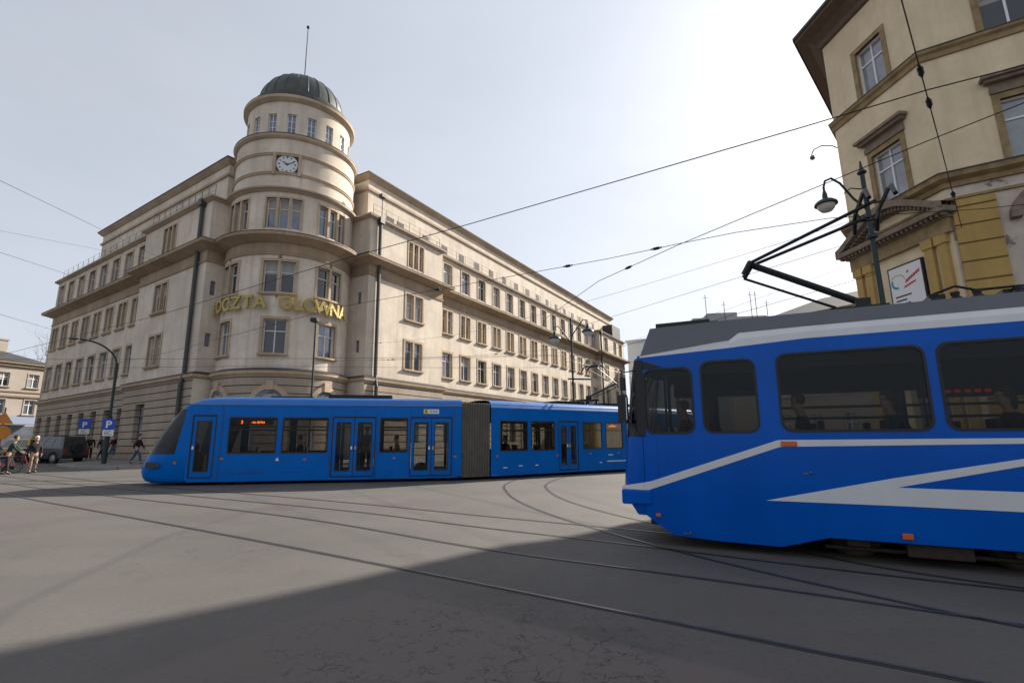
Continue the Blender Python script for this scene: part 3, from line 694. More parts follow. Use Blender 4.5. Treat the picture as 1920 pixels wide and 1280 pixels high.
def cloth(name,c): return mat(name,c,.9,noise=.3,nscale=9)
BLACKC=cloth('black cloth',(.018,.018,.022)); NAVY=cloth('navy cloth',(.02,.028,.06)); JEAN=cloth('blue jeans',(.035,.085,.19)); GREYC=cloth('grey cloth',(.07,.07,.075)); BURG=cloth('burgundy cloth',(.12,.025,.03)); TANC=cloth('tan cloth',(.30,.23,.16)); GREENC=cloth('dark green cloth',(.02,.045,.04))
HAIRB=mat('brown hair',(.045,.028,.018),.7); HAIRW=mat('white knitted hat',(.72,.70,.66),.9); LEATHER=mat('shoe leather',(.02,.016,.014),.5)
def person(loc_mat,label,pose,jacket,trouser,hair,h=1.75,group=None,longhair=False):
    """loc_mat: ground frame; person faces local +y. pose: 'walk','stand','sit','lean'"""
    t=thing('person',label,'person',mat=loc_mat,group=group); k=h/1.75
    if pose=='sit': hz=.50
    else: hz=.93
    lean=.08 if pose=='walk' else (.16 if pose=='lean' else .02)
    P=lambda x,y,z,r:(x*k,y*k,z*k,r*k)
    pel=(0,0,hz); wai=(0,lean*.3,hz+.18); che=(0,lean*.7,hz+.38); nb=(0,lean,hz+.54); nt=(0,lean+.02,hz+.62); hd=(0,lean+.045,hz+.71); ht=(0,lean+.05,hz+.80)
    legs=[]; arms=[]
    for s in (-1,1):
        hip=(s*.095,0,hz-.04)
        if pose=='walk':
            kn=(s*.10,.20*s+.06,hz-.44); an=(s*.10,(.30 if s>0 else -.34),.09 if s>0 else .14); toe=(s*.11,an[1]+.15,.04 if s>0 else .05)
            el=(s*.25,-.12*s+lean*.5,hz+.20); wr=(s*.24,-.20*s+lean+.06,hz-.03)
        elif pose=='sit':
            kn=(s*.12,.42,hz-.02); an=(s*.12,.44,.09); toe=(s*.12,.60,.04); el=(s*.24,.08,hz+.24); wr=(s*.12,.30,hz+.14)
        elif pose=='lean':
            kn=(s*.10,.03,hz-.44); an=(s*.10,-.05+.12*s,.09); toe=(s*.11,.10+.12*s,.04); el=(s*.26,.26,hz+.26); wr=(s*.24,.48,hz+.10)
        else:
            kn=(s*.10,.02,hz-.44); an=(s*.10,-.02,.09); toe=(s*.12,.13,.04); el=(s*.26,-.01,hz+.22); wr=(s*.25,.08,hz-.02)
        sh=(s*.18,lean*.9,hz+.48); legs.append((hip,kn,an,toe)); arms.append((sh,el,wr))
    body=[[P(*pel,.12),P(*wai,.115),P(*che,.13),P(*nb,.075),P(*nt,.052),P(*hd,.082),P(*ht,.085),P(0,lean+.045,hz+.865,.06)]]
    # nose and chin give the head a face
    body+=[[P(*hd,.082),P(0,lean+.125,hz+.70,.03)],[P(*ht,.085),P(0,lean+.138,hz+.775,.016)]]
    for (hip,kn,an,toe),(sh,el,wr) in zip(legs,arms):
        body+=[[P(*pel,.12),P(*hip,.085),P(*kn,.058),P(*an,.04),P(*toe,.035)],[P(*che,.13),P(*sh,.062),P(*el,.045),P(*wr,.03)]]
        v=Vector(wr)-Vector(el); v.normalize(); sgn=1 if wr[0]>0 else -1
        palm=Vector(wr)+v*.055; body.append([P(*wr,.03),P(*palm,.032)])
        side=Vector((0,1,0))-v*v.y; side.normalize(); inn=Vector((-sgn,0,0))
        for i,L in enumerate((.062,.075,.08,.068)):
            a=palm+side*(.026-.0175*i)+v*.02; b=a+v*L*.55+inn*.008; c=b+v*L*.4+inn*.022
            body.append([P(*palm,.032),P(*a,.0105),P(*b,.0095),P(*c,.0085)])
        a=Vector(wr)+v*.03+side*.035; b=a+v*.035+side*.018+inn*.012; body.append([P(*palm,.032),P(*a,.012),P(*b,.0095)])
    skin('body',body,SKIN,t)
    jk=[[P(pel[0],pel[1],pel[2]-.02,.145),P(*wai,.14),P(*che,.155),P(nb[0],nb[1],nb[2],.085)]]
    for (sh,el,wr) in arms: jk.append([P(*che,.155),P(*sh,.078),P(*el,.06),P(el[0]+(wr[0]-el[0])*.93,el[1]+(wr[1]-el[1])*.93,el[2]+(wr[2]-el[2])*.93,.045)])
    skin('jacket',jk,jacket,t)
    tr=[[P(pel[0],pel[1],pel[2]+.04,.135),P(*pel,.14)]]
    for (hip,kn,an,toe) in legs: tr.append([P(*pel,.14),P(*hip,.10),P(*kn,.075),P(an[0],an[1],an[2]+.03,.06)])
    skin('trousers',tr,trouser,t)
    for (hip,kn,an,toe) in legs: skin('shoe',[[P(an[0],an[1]-.03,an[2]-.02,.05),P(an[0],an[1]+.05,toe[2]+.01,.048),P(*toe,.042)]],LEATHER,t)
    hr=MB(); hr.sphere((0,(lean+.03)*k,(hz+.815)*k),.108*k,12,8,sc=(.92,1.0,.95))
    if longhair: hr.sphere((0,(lean-.045)*k,(hz+.70)*k),.09*k,10,6,sc=(1,.55,1.5))
    for i,v in enumerate(hr.v):
        if v[1]>(lean+.07)*k and v[2]<(hz+.83)*k: hr.v[i]=(v[0],(lean+.06)*k,v[2])
    put('hair',hr,hair,t,smooth=True)
    return t

# ------------------------------------------------------------------ trams
def tputter(top,X):
    def tp(name,mb,mats,parent=None,**k):
        mb.v=[tuple(X@Vector(p)) for p in mb.v]; return put(name,mb,mats,parent or top,**k)
    return tp
NEAR=lambda u,z,d:(u,-d,z)
def FARW(w): return lambda u,z,d:(u,w+d,z)
WID=2.4
def seats(tp,spans,floor,back=None):
    for (a,b) in spans:
        n=max(1,int((b-a)/.8))
        for i in range(n):
            for y in (.12,WID-.55):
                x=a+.1+i*.8; mb=MB(); mb.box(x,x+.42,y,y+.43,floor+.4,floor+.48); mb.box(x+.38,x+.45,y,y+.43,floor+.45,floor+1.0); mb.box(x+.15,x+.27,y+.15,y+.28,floor,floor+.4); tp('seat',mb,SEAT,bevel=.02)
def side_fit(tp,M,wins,doors,paint,rad,gask=.05,led=None):
    for w in wins:
        g=MB(); g.rring(M,(w[0],w[1],w[2],w[3]),gask,rad,-.03,.008); o=tp('window',g,RUBBER)
        p=MB(); p.mbox(M,w[0]+.01,w[1]-.01,w[2]+.01,w[3]-.01,-.022,-.014); q=tp('pane',p,TINT,parent=o,fix=False)
        if w[3]-w[2]>1.2 and w[1]-w[0]>1.0 and rad<.1:
            b=MB(); b.mbox(M,w[0]+.05,w[1]-.05,w[2]+.88,w[2]+.91,-.03,-.01); tp('window_bar',b,RUBBER,parent=o,fix=False)
    for (a,b,z0,z1,n) in doors:
        W=(b-a)/n
        for i in range(n):
            c,e=a+W*i+.02,a+W*(i+1)-.02; L=MB(); h=(c+.11,e-.11,z0+.2,z1-.18) if n==1 else (c+.1,e-.1,z0+.2,z1-.18)
            L.panel(M,c,e,z0+.02,z1-.02,[h],depth=.03,d=-.015,rad=.04); o=tp('door',L,paint,fix=False)
            g=MB(); g.rring(M,h,.03,.05,-.04,-.008); tp('door_seal',g,RUBBER,parent=o)
            p=MB(); p.mbox(M,h[0]+.01,h[1]-.01,h[2]+.01,h[3]-.01,-.035,-.03); tp('pane',p,TINTD,parent=o,fix=False)
            k=MB(); uu=(e-.06 if (i==0 and n==2) else c+.05); k.mbox(M,uu-.03,uu+.03,z0+1.02,z0+1.14,-.015,.01); tp('door_button',k,[SIGNW,YELP][i],parent=o)
        s=MB(); s.mbox(M,a-.03,a+.01,z0,z1+.02,-.06,.004); s.mbox(M,b-.01,b+.03,z0,z1+.02,-.06,.004); s.mbox(M,a+.01,b-.01,z1,z1+.04,-.06,.004); s.mbox(M,a+.01,b-.01,z0-.03,z0+.01,-.2,.004)
        if n==2: s.mbox(M,(a+b)/2-.018,(a+b)/2+.018,z0,z1,-.06,-.02)
        tp('door_frame',s,RUBBER,fix=False)
def shell(tp,u0,u1,wins,doors,paint,ztop,roof,rad,zbot,zf):
    holes=[w[:4] for w in wins]+[(d[0],d[1],d[2],d[3]) for d in doors]
    mb=MB()
    for M in (NEAR,FARW(WID)): 
        mb.panel(M,u0,u1,zbot,ztop,holes,depth=.05,rad=0)
        for w in wins: 
            t=MB(); 
            for cu,su in ((w[0],1),(w[1],-1)):
                for cz,sz in ((w[2],1),(w[3],-1)):
                    arc=[(cu+su*rad*(1-math.cos(a)),cz+sz*rad*(1-math.sin(a))) for a in [math.pi/2*i/5 for i in range(6)]]
                    for p,r in zip(arc,arc[1:]): mb.add([M(cu,cz,0),M(*p,0),M(*r,0)],[(0,1,2)])
    mb.quad(NEAR(u0,zbot,0),NEAR(u1,zbot,0),FARW(WID)(u1,zbot,0),FARW(WID)(u0,zbot,0)); tp('body',mb,paint,smooth=30)
    # inner floor, ceiling and end bulkheads
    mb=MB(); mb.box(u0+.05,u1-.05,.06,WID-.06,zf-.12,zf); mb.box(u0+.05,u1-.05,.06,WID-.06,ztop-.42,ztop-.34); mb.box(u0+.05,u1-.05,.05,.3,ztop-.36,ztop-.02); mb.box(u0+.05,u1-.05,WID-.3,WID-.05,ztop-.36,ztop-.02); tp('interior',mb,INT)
def poles(tp,us,floor,top):
    for u in us:
        for y in (.62,WID-.62):
            mb=MB(); mb.tube([(u,y,floor),(u,y,top)],.018,6); tp('grab_pole',mb,YELP)
    mb=MB()
    for y in (.62,WID-.62): mb.tube([(min(us)-.6,y,top-.35),(max(us)+.6,y,top-.35)],.016,6)
    tp('grab_rail',mb,YELP)
def loft(us,levels,w,ub,zg,cols=(3,14),E1=.75,E2=.45):
    """rounded tram nose: levels [(z,u_front,halfwidth)], glazed between zg and behind pillar u=ub(z). Returns (paint mesh, glass mesh)"""
    A,B=MB(),MB()
    def pt(z,uf,hw,ph): s,c=math.sin(ph),math.cos(ph); return (us-(us-uf)*s**E1, w/2-hw*math.copysign(abs(c)**E2,c), z)
    rows=[]
    for (z,uf,hw) in levels:
        L=us-uf; t=(us-ub(z))/max(L,1e-6); t=min(max(t,.05),.93); pb=math.asin(t**(1/E1))
        ph=[pb*i/cols[0] for i in range(cols[0])]+[pb+(math.pi-2*pb)*i/cols[1] for i in range(cols[1]+1)]+[math.pi-pb+pb*(i+1)/cols[0] for i in range(cols[0])]
        rows.append([pt(z,uf,hw,min(max(p,1e-4),math.pi-1e-4)) for p in ph])
    for (r,q,l0,l1) in zip(rows,rows[1:],levels,levels[1:]):
        for i in range(len(r)-1):
            g=cols[0]<=i<cols[0]+cols[1] and l0[0]>=zg[0]-1e-6 and l1[0]<=zg[1]+1e-6
            (B if g else A).quad(r[i],r[i+1],q[i+1],q[i])
    A.add(rows[-1],[tuple(range(len(rows[-1])))]); A.add(rows[0],[tuple(range(len(rows[0])))[::-1]])
    return A,B

# --- the far low-floor tram
X1=frame(-12.5,19.19,78.9); T1=thing('tram','all blue low-floor tram curving past the post office, bellows in the middle','tram',mat=X1,group='blue trams at the junction')
tp=tputter(T1,Matrix())
wins=[(1.76,3.48,1.13,2.5),(3.66,5.36,1.13,2.5),(7.3,8.4,1.13,2.5)]; doors=[(.52,1.31,.28,2.54,1),(5.52,7.13,.24,2.5,2),(8.52,10.15,.22,2.5,2)]
ZT=2.93
def fit_car(tp,u0,u1,wins,doors,nose=False,far=True):
    shell(tp,u0,u1,wins,doors,BLUE1,ZT,None,.05,.12,.36)
    side_fit(tp,NEAR,wins,doors,BLUE1,.05); side_fit(tp,FARW(WID),wins,doors,BLUE1,.05)
    # rounded roof: sections fade down towards a nose
    prof=[(0,ZT),(.004,ZT+.03),(-.015,ZT+.045),(-.03,ZT+.16),(-.1,ZT+.26),(-.22,ZT+.32),(-.5,ZT+.36),(-1.2,ZT+.385)]
    secs=[(u0,.22),(u0+.12,.5),(u0+.3,.74),(u0+.6,.9),(u0+1.1,.98),(u0+1.8,1),(u1,1)] if nose else [(u0,1),(u1,1)]
    mb=MB(); rows=[]
    for u,f in secs:
        h=[(u,-d,ZT+(z-ZT)*f) for d,z in prof]; rows.append(h+[(u,WID+d,ZT+(z-ZT)*f) for d,z in prof[-2::-1]])
    for r,q in zip(rows,rows[1:]):
        for i in range(len(r)-1): mb.quad(r[i],q[i],q[i+1],r[i+1])
    mb.add(rows[-1],[tuple(range(len(rows[-1])))]); tp('roof',mb,BLUER,smooth=50)
fit_car(tp,.4,10.55,wins,doors,nose=True)
lv=[(.1,-.72,1.02),(.16,-.9,1.08),(.3,-1.0,1.12),(.5,-1.06,1.15),(.75,-1.02,1.18),(1.0,-.9,1.2),(1.13,-.83,1.2),(1.45,-.68,1.2),(1.8,-.5,1.2),(2.15,-.29,1.2),(2.5,-.05,1.2),(2.78,.15,1.2),(2.93,.26,1.19),(2.99,.32,1.14)]
lvn=[(z,u-(.27 if z<2.6 else .2 if z<2.8 else .12),w) for z,u,w in lv]
A,B=loft(.4,lvn,WID,lambda z:.0+(z-1.12)*.17 if z>1.1 else .1,(1.13,2.78)); tp('nose',A,BLUE1,smooth=50); tp('windscreen',B,WSH,smooth=60)
mb=MB(); mb.box(-.5,.35,.25,WID-.25,.3,1.05); mb.box(-.2,.3,.4,WID-.4,1.05,1.15); tp('dashboard',mb,INT)
for y in (.0,):
    mb=MB(); mb.add([(-.98,.12,.64),(-.55,-.012,.64),(-.42,-.014,.74),(-.6,-.012,.84),(-.95,.1,.86)],[(0,1,2,3,4)]); tp('headlight',mb,mat('headlamp',(.02,.02,.02),.1,spec=1))
mb=MB(); mb.mbox(NEAR,.02,.1,.78,.86,0,.03); tp('side_marker',mb,AMBER)
for (u,z) in ((1.62,.95),(4.55,.9),(7.9,.92),(10.3,.95)): mb=MB(); mb.mbox(NEAR,u-.05,u+.05,z-.03,z+.03,0,.012); tp('side_marker',mb,AMBER)
mb=MB()
for (a,b,z) in ((1.9,3.2,.42),(3.7,4.6,.44),(.45,10.5,ZT+.0),(1.55,1.57,.3)):
    mb.mbox(NEAR,a,b if b-a>.1 else a+.015,z-.008,z+.008 if b-a>.1 else 2.9,-.002,.003)
for u in (1.5,5.44,7.2,8.46,10.24): mb.mbox(NEAR,u-.006,u+.006,.14,ZT-.02,-.002,.003)
tp('panel_joint',mb,RUBBER)
mb=MB(); mb.mbox(NEAR,9.0,9.62,2.66,2.84,0,.008); o=tp('sticker',mb,SIGNW); mb=MB(); mb.mbox(NEAR,9.0,9.19,2.66,2.84,.008,.011); tp('sticker_panel',mb,mat('sticker yellow',(.75,.5,.02),.5),parent=o)
mb=MB()
for i,(a,b) in enumerate(((9.24,9.42),(9.45,9.58),(9.24,9.35),(9.38,9.56))): mb.mbox(NEAR,a,b,2.77-.06*(i//2),2.79-.06*(i//2),.008,.011)
mb.mbox(NEAR,9.08,9.12,2.69,2.81,.011,.013); tp('sticker_print',mb,DARK,parent=o)
mb=MB(); mb.mbox(NEAR,3.5,3.62,.86,.9,0,.006); mb.mbox(NEAR,3.53,3.59,.9,.97,0,.006); tp('emblem',mb,SIGNW)
def ledtext(tp,parent,M,u,z,txt,size,m):
    v,f=text_mesh(txt,size,0,.004,'LEFT'); mb=MB(); mb.v=[M(u+x,z+y,-.05) for x,y,_ in v]; mb.f=list(f); mb.m=[0]*len(f); return tp('display_text',mb,m,parent=parent,fix=False)
mb=MB(); mb.mbox(NEAR,1.95,3.3,2.2,2.44,-.14,-.06); o=tp('destination_display',mb,RUBBER); ledtext(tp,o,NEAR,2.15,2.25,'3',.17,LED)
mb=MB()
random.seed(3)
for i in range(9):
    u=2.52+.055*i; mb.mbox(NEAR,u,u+.035,2.26+(.0 if i%3 else .02),2.26+random.choice((.04,.09,.07)),-.052,-.05)
tp('display_text',mb,LED,parent=o)
seats(tp,[(1.8,3.4),(3.7,5.3),(7.2,8.4)],.36); poles(tp,[1.5,3.55,5.4,6.3,7.2,9.3],.36,2.5)
mb=MB(); mb.box(1.5,1.56,.1,WID-.1,.36,2.45); tp('cab_wall',mb,INT)
def underbody(tp,us,u0,u1):
    for u in us:
        for y in (.42,WID-.42):
            mb=MB(); mb.lathe((u,y,.31),[(.02,-.07),(.30,-.07),(.31,-.04),(.3,.03),(.34,.05),(.34,.07),(.02,.07)],20,axis='y'); tp('wheel',mb,RUST)
    mb=MB(); mb.box(u0+.3,u1-.3,.3,WID-.3,.1,.3); tp('underframe',mb,DARK)
underbody(tp,(-.1,1.7,2.2,3.9,9.0),.6,10.5)
mb=MB(); mb.box(5.2,7.7,.55,WID-.55,ZT+.36,ZT+.5); mb.box(3.0,4.6,.6,WID-.6,ZT+.36,ZT+.42); tp('roof_equipment',mb,DARK)
# second module on the bend and the bellows between
X2=frame(-.87,21.92,55.4); R12=X1.inverted()@X2; tq=tputter(T1,R12)
wins2=[(.34,1.8,1.12,2.42),(1.97,3.33,1.12,2.42),(5.04,6.32,1.14,2.42),(6.55,7.75,1.14,2.42),(8.0,9.3,1.14,2.42),(9.5,10.8,1.14,2.42)]; doors2=[(3.58,4.75,.24,2.42,2),(11.0,12.3,.24,2.42,2)]
fit_car(tq,-.12,13.5,wins2,doors2)
A,B=loft(0,[(z,-(.4-u),w) for z,u,w in lv],WID,lambda z:-.35,(1.13,2.78)); 
for m_,nm,mt in ((A,'nose',BLUE1),(B,'windscreen',WSH)):
    m_.v=[(13.5-x,y,z) for x,y,z in m_.v]; tq(nm,m_,mt,smooth=50)
seats(tq,[(.4,1.8),(2.0,3.3),(5.1,6.3),(6.6,7.8)],.36); poles(tq,[1.88,3.5,4.85,6.43],.36,2.4); underbody(tq,(1.6,3.2,9.5,10.8),.2,13)
for (u,z) in ((.2,.93),(3.45,.9),(5.5,.93),(7.4,.93)): mb=MB(); mb.mbox(NEAR,u-.05,u+.05,z-.03,z+.03,0,.012); tq('side_marker',mb,AMBER)
for (a,b,z) in ((.5,.7,.45),(1.3,1.5,.5),(2.2,2.36,.5),(6.1,6.25,.5),(6.6,7.9,.55),(6.7,7.0,.85)):
    mb=MB(); mb.mbox(NEAR,a,b,z-.02,z+.02,0,.006); tq('white_mark',mb,SIGNW)
mb=MB(); mb.mbox(NEAR,6.75,7.5,2.15,2.36,-.12,-.06); o=tq('destination_display',mb,RUBBER); mb=MB()
for i in range(6): mb.mbox(NEAR,6.85+.09*i,6.91+.09*i,2.2,2.22+random.choice((.05,.09)),-.056,-.05)
tq('display_text',mb,LED,parent=o)
for a,b in ((4,5.8),(7.2,9.6)): mb=MB(); mb.box(a,b,.6,WID-.6,ZT+.36,ZT+.5); tq('roof_equipment',mb,DARK)
mb=MB(); N=22
for side in (0,1):
    a=Vector((10.56,.06 if side==0 else WID-.06,0)); b=R12@Vector((-.13,.06 if side==0 else WID-.06,0)); dirn=(b-a); nrm=Vector((-dirn.y,dirn.x,0)).normalized()*(-1 if side==0 else 1)
    row=[]
    for i in range(N+1):
        p=a+dirn*i/N+nrm*(.05 if i%2 else -.02); row.append(p)
    for p,q in zip(row,row[1:]): mb.quad((p.x,p.y,.12),(q.x,q.y,.12),(q.x,q.y,ZT+.2),(p.x,p.y,ZT+.2))
a0,a1=Vector((10.56,.06,0)),Vector((10.56,WID-.06,0)); b0,b1=R12@Vector((-.13,.06,0)),R12@Vector((-.13,WID-.06,0))
mb.quad(*[(p.x,p.y,ZT+.2) for p in (a0,b0,b1,a1)]); mb.quad(*[(p.x,p.y,.14) for p in (a0,a1,b1,b0)]); tp('bellows',mb,BELL,fix=False)
# pantograph of the far tram on the second module
def panto(tp,base,knee,head,yc,hw,w=.05):
    mb=MB(); bx,bz=base; kx,kz=knee; hx,hz_=head
    mb.tube([(bx,yc,bz),(kx,yc,kz)],w,8); mb.tube([(bx-.35*(1 if kx<bx else -1),yc+.12,bz-.02),(kx-.13*(1 if kx<bx else -1),yc+.1,kz-.22)],w*.4,6); tp('lower_arm',mb,DARK)
    mb=MB()
    for s in (-1,1): mb.tube([(kx,yc+s*.1,kz),(hx,yc+s*.36,hz_)],w*.5,6)
    mb.tube([(kx-.12*(1 if kx<bx else -1),yc-.1,kz-.2),(kx,yc-.13,kz),(kx,yc+.13,kz),(kx-.12*(1 if kx<bx else -1),yc+.1,kz-.2)],w*.8,6); tp('upper_arm',mb,DARK)
    mb=MB()
    for dx in (-.17,.17):
        mb.tube([(hx+dx,yc-hw,hz_-.12),(hx+dx,yc-hw+.2,hz_+.1),(hx+dx,yc-hw+.35,hz_+.14),(hx+dx,yc+hw-.35,hz_+.14),(hx+dx,yc+hw-.2,hz_+.1),(hx+dx,yc+hw,hz_-.12)],.035,6)
    for s in (-1,1): mb.tube([(hx-.17,yc+s*.45,hz_+.14),(hx-.1,yc+s*.4,hz_-.05),(hx+.1,yc+s*.4,hz_-.05),(hx+.17,yc+s*.45,hz_+.14)],.02,6)
    tp('pantograph_head',mb,DARK)
    mb=MB(); mb.box(bx-.5,bx+.3,yc-.45,yc+.45,bz-.22,bz-.14); 
    for sx in (-.4,.2):
        for sy in (-.38,.38): mb.lathe((bx+sx,yc+sy,bz-.42),[(.05,0),(.07,.04),(.045,.07),(.07,.11),(.045,.15),(.05,.2)],8)
    mb.box(bx-.1,bx+.12,yc-.1,yc+.1,bz-.14,bz+.06); tp('pantograph_base',mb,DARK)
panto(tq,(6.6,3.75),(8.6,4.55),(7.0,5.25),1.2,.75)
# passengers of the far tram
def rider(X,u,y,fl,yaw,lab,pose,jk,hr,grp='passengers riding in the trams',long=False):
    return person(X@Matrix.Translation((u,y,fl))@Matrix.Rotation(yaw,4,'Z'),lab,pose,jk,GREYC,hr,1.72,grp,long)
rider(X1,4.3,.40,.42,R(90),'dark-haired passenger seated behind second window of the low-floor tram','sit',BLACKC,HAIRB)
rider(X1,6.75,.8,.36,R(0),'passenger in black standing behind the middle doors of the low-floor tram','stand',BLACKC,HAIRB)
rider(X1,8.0,.40,.42,R(90),'passenger in brown coat seated at the single window before the last doors','sit',mat('brown coat',(.22,.13,.03),.9),HAIRB)
rider(X2,.9,.40,.42,R(90),'passenger in grey seated just behind the tram bellows','sit',GREYC,HAIRB,long=True)
rider(X1,.25,1.15,.5,R(90),'driver at the windscreen of the low-floor tram','sit',NAVY,HAIRB,grp='tram drivers')

# --- the near high-floor tram
X3=frame(6.17,6.73,116.9); T3=thing('tram','blue and white high-floor tram close by on the right with raised pantograph','tram',mat=X3,group='blue trams at the junction')
tr=tputter(T3,Matrix()); UE=11.0
w3=[(-4.46,-3.65,1.76,2.86),(-3.53,-2.7,1.77,2.93),(-2.42,-.575,1.78,2.97),(-.46,1.38,1.78,2.98),(1.52,3.36,1.78,2.98),(3.5,5.3,1.78,2.98),(5.45,7.3,1.78,2.98),(7.45,9.2,1.78,2.98)]
def strip(mb,M,pts0,pts1,mi=0):   # quads between two polylines of (u,z,d), same u count
    for (a,b,c,d) in zip(pts0,pts0[1:],pts1,pts1[1:]): mb.quad(M(*a),M(*b),M(*d),M(*c),mi)
body=MB()
for M in (NEAR,FARW(WID)):
    body.panel(M,-4.5,UE,1.0,3.02,[w[:4] for w in w3],depth=.05)
    for w in w3:
        for cu,su in ((w[0],1),(w[1],-1)):
            for cz,sz in ((w[2],1),(w[3],-1)):
                arc=[(cu+su*.15*(1-math.cos(a)),cz+sz*.15*(1-math.sin(a))) for a in [math.pi/2*i/6 for i in range(7)]]
                for p,r in zip(arc,arc[1:]): body.add([M(cu,cz,0),M(*p,0),M(*r,0)],[(0,1,2)])
    low=[(-4.5,.45),(-4.1,.18),(-3.4,.14),(-2.57,.13),(-1.95,.31),(.5,.31),(UE,.31)]
    strip(body,M,[(u,z,-.04 if z<.2 else -.02) for u,z in low],[(u,.62,0) for u,z in low]); strip(body,M,[(u,.62,0) for u,z in low],[(u,1.0,0) for u,z in low])
    ups=[(-4.5,3.06),(-3.05,3.12),(-2.9,3.13),(-2,3.18),(UE,3.22)]
    strip(body,M,[(u,3.02,0) for u,z in ups],[(u,z,-.012) for u,z in ups])
body.quad(NEAR(.5,.31,-.02),NEAR(UE,.31,-.02),FARW(WID)(UE,.31,-.02),FARW(WID)(.5,.31,-.02)); tr('body',body,BLUE2,smooth=30)
wb=MB(); zu=[(-4.5,3.1),(-3.05,3.26),(-2.9,3.37),(-2,3.385),(UE,3.42)]
for M in (NEAR,FARW(WID)):
    mid=[(u,(a+b)/2,-.02) for (u,a),(_,b) in zip(ups,zu)]
    strip(wb,M,[(u,z,-.012) for u,z in ups],mid); strip(wb,M,mid,[(u,z,-.085) for u,z in zu])
tr('roof_band',wb,WHITEP,fix=False,smooth=40)
gs=MB()
for M in (NEAR,FARW(WID)):
    tz=[(-4.32,3.58)]+[(u,3.6) for u,_ in zu[1:]]
    strip(gs,M,[(u,z,-.075) for u,z in zu],[(u,z,-.13) for u,z in tz])
fr=[NEAR(-4.5,3.1,-.075),NEAR(-4.32,3.58,-.13),FARW(WID)(-4.32,3.58,-.13),FARW(WID)(-4.5,3.1,-.075)]; gs.quad(*fr)
gs.quad(NEAR(-4.32,3.58,-.13),NEAR(UE,3.6,-.13),FARW(WID)(UE,3.6,-.13),FARW(WID)(-4.32,3.58,-.13)); gs.quad(NEAR(UE,.3,0),NEAR(UE,3.6,-.1),FARW(WID)(UE,3.6,-.1),FARW(WID)(UE,.3,0))
tr('roof_shroud',gs,GREYP,fix=False)
side_fit(tr,NEAR,w3,[],BLUE2,.15,.035); side_fit(tr,FARW(WID),w3,[],BLUE2,.15,.035)
lv3=[(.45,-4.72,1.14),(.62,-4.84,1.18),(.9,-4.93,1.2),(1.3,-4.9,1.2),(1.72,-4.85,1.2),(2.1,-4.8,1.2),(2.5,-4.75,1.2),(2.9,-4.68,1.2),(3.05,-4.62,1.19),(3.1,-4.57,1.17)]
A,B=loft(-4.5,lv3,WID,lambda z:-4.56,(1.72,2.9),E1=.42,E2=.34); tr('nose',A,BLUE2,smooth=50); tr('windscreen',B,WSH,smooth=60)
mb=MB(); mb.mbox(NEAR,-4.6,-4.455,1.72,3.02,-.03,.012); mb.prism([(-4.455,2.85),(-4.455,3.0),(-4.1,2.875)],lambda u,z:NEAR(u,z,-.02),lambda u,z:NEAR(u,z,.004)); tr('window_pillar',mb,RUBBER,bevel=.01)
mb=MB(); mb.box(-4.9,-4.4,-.03,WID+.03,.62,.86); tr('bumper',mb,BLUE2,bevel=.03)
mb=MB(); mb.box(-4.5,-4.1,.3,WID-.3,.28,.5); tr('coupler_cover',mb,DARK)
st=MB(); d=.004
L=[(-4.52,.83,.975),(-4.4,.875,1.0),(-2.49,1.555,1.662),(-2.44,1.565,1.665),(.3,1.62,1.69),(UE,1.64,1.7)]
for (a,b) in zip(L,L[1:]): st.quad(NEAR(a[0],a[1],d),NEAR(b[0],b[1],d),NEAR(b[0],b[2],d),NEAR(a[0],a[2],d))
st.quad((-4.9,.012,.79),NEAR(-4.52,.83,.008),NEAR(-4.52,.975,.008),(-4.89,.012,.91))
st.add([NEAR(*p,d) for p in ((-2.72,.78),(-1.09,.79),(-1.09,1.03+.0),(-1.09,1.16))],[(0,1,2,3)])
st.quad(NEAR(-1.09,.79,d),NEAR(UE,.76,d),NEAR(UE,1.02,d),NEAR(-1.09,1.03,d)); st.quad(NEAR(-1.09,1.03,d),NEAR(.35,1.37,d),NEAR(.35,1.455,d),NEAR(-1.09,1.16,d))
tr('white_stripe',st,WHITEP,fix=False)
mb=MB(); mb.mbox(NEAR,-2.45,-2.235,1.572,1.648,.004,.025); tr('indicator',mb,AMBER,bevel=.008)
for (a,b,z0,z1) in ((-1.11,-.99,.365,.44),(-4.35,-4.27,.45,.5)): mb=MB(); mb.mbox(NEAR,a,b,z0,z1,.002,.02); tr('side_marker',mb,AMBER,bevel=.006)
for (u,z) in ((-2.1,1.2),(-3.83,.235)): mb=MB(); mb.sphere(NEAR(u,z,.012),.02,10,6); mb.mbox(NEAR,u-.1,u-.02,z-.02,z-.005,.0,.006); tr('latch',mb,STEEL,smooth=True)
JNT=mat('joint',(.002,.02,.1),.5)
for u,z0,z1 in ((-4.27,.62,1.7),(1.45,.4,1.5),(3.4,.4,1.5)): mb=MB(); mb.mbox(NEAR,u-.0035,u+.0035,z0,z1,-.002,.0025); tr('panel_joint',mb,JNT)
mb=MB(); mb.mbox(NEAR,-4.86,-4.72,1.95,2.42,.05,.19); mb.mbox(NEAR,-4.82,-4.74,2.5,2.72,.05,.15); mb.tube([NEAR(-4.55,2.85,0),NEAR(-4.8,2.8,.12),NEAR(-4.8,2.1,.13),NEAR(-4.58,1.8,0)],.015,6); o=tr('side_mirror',mb,RUBBER,bevel=.02); mb=MB(); mb.mbox(NEAR,-4.718,-4.71,2.0,2.38,.06,.18); tr('mirror_glass',mb,mat('mirror',(.6,.62,.64),.05,metal=1),parent=o)
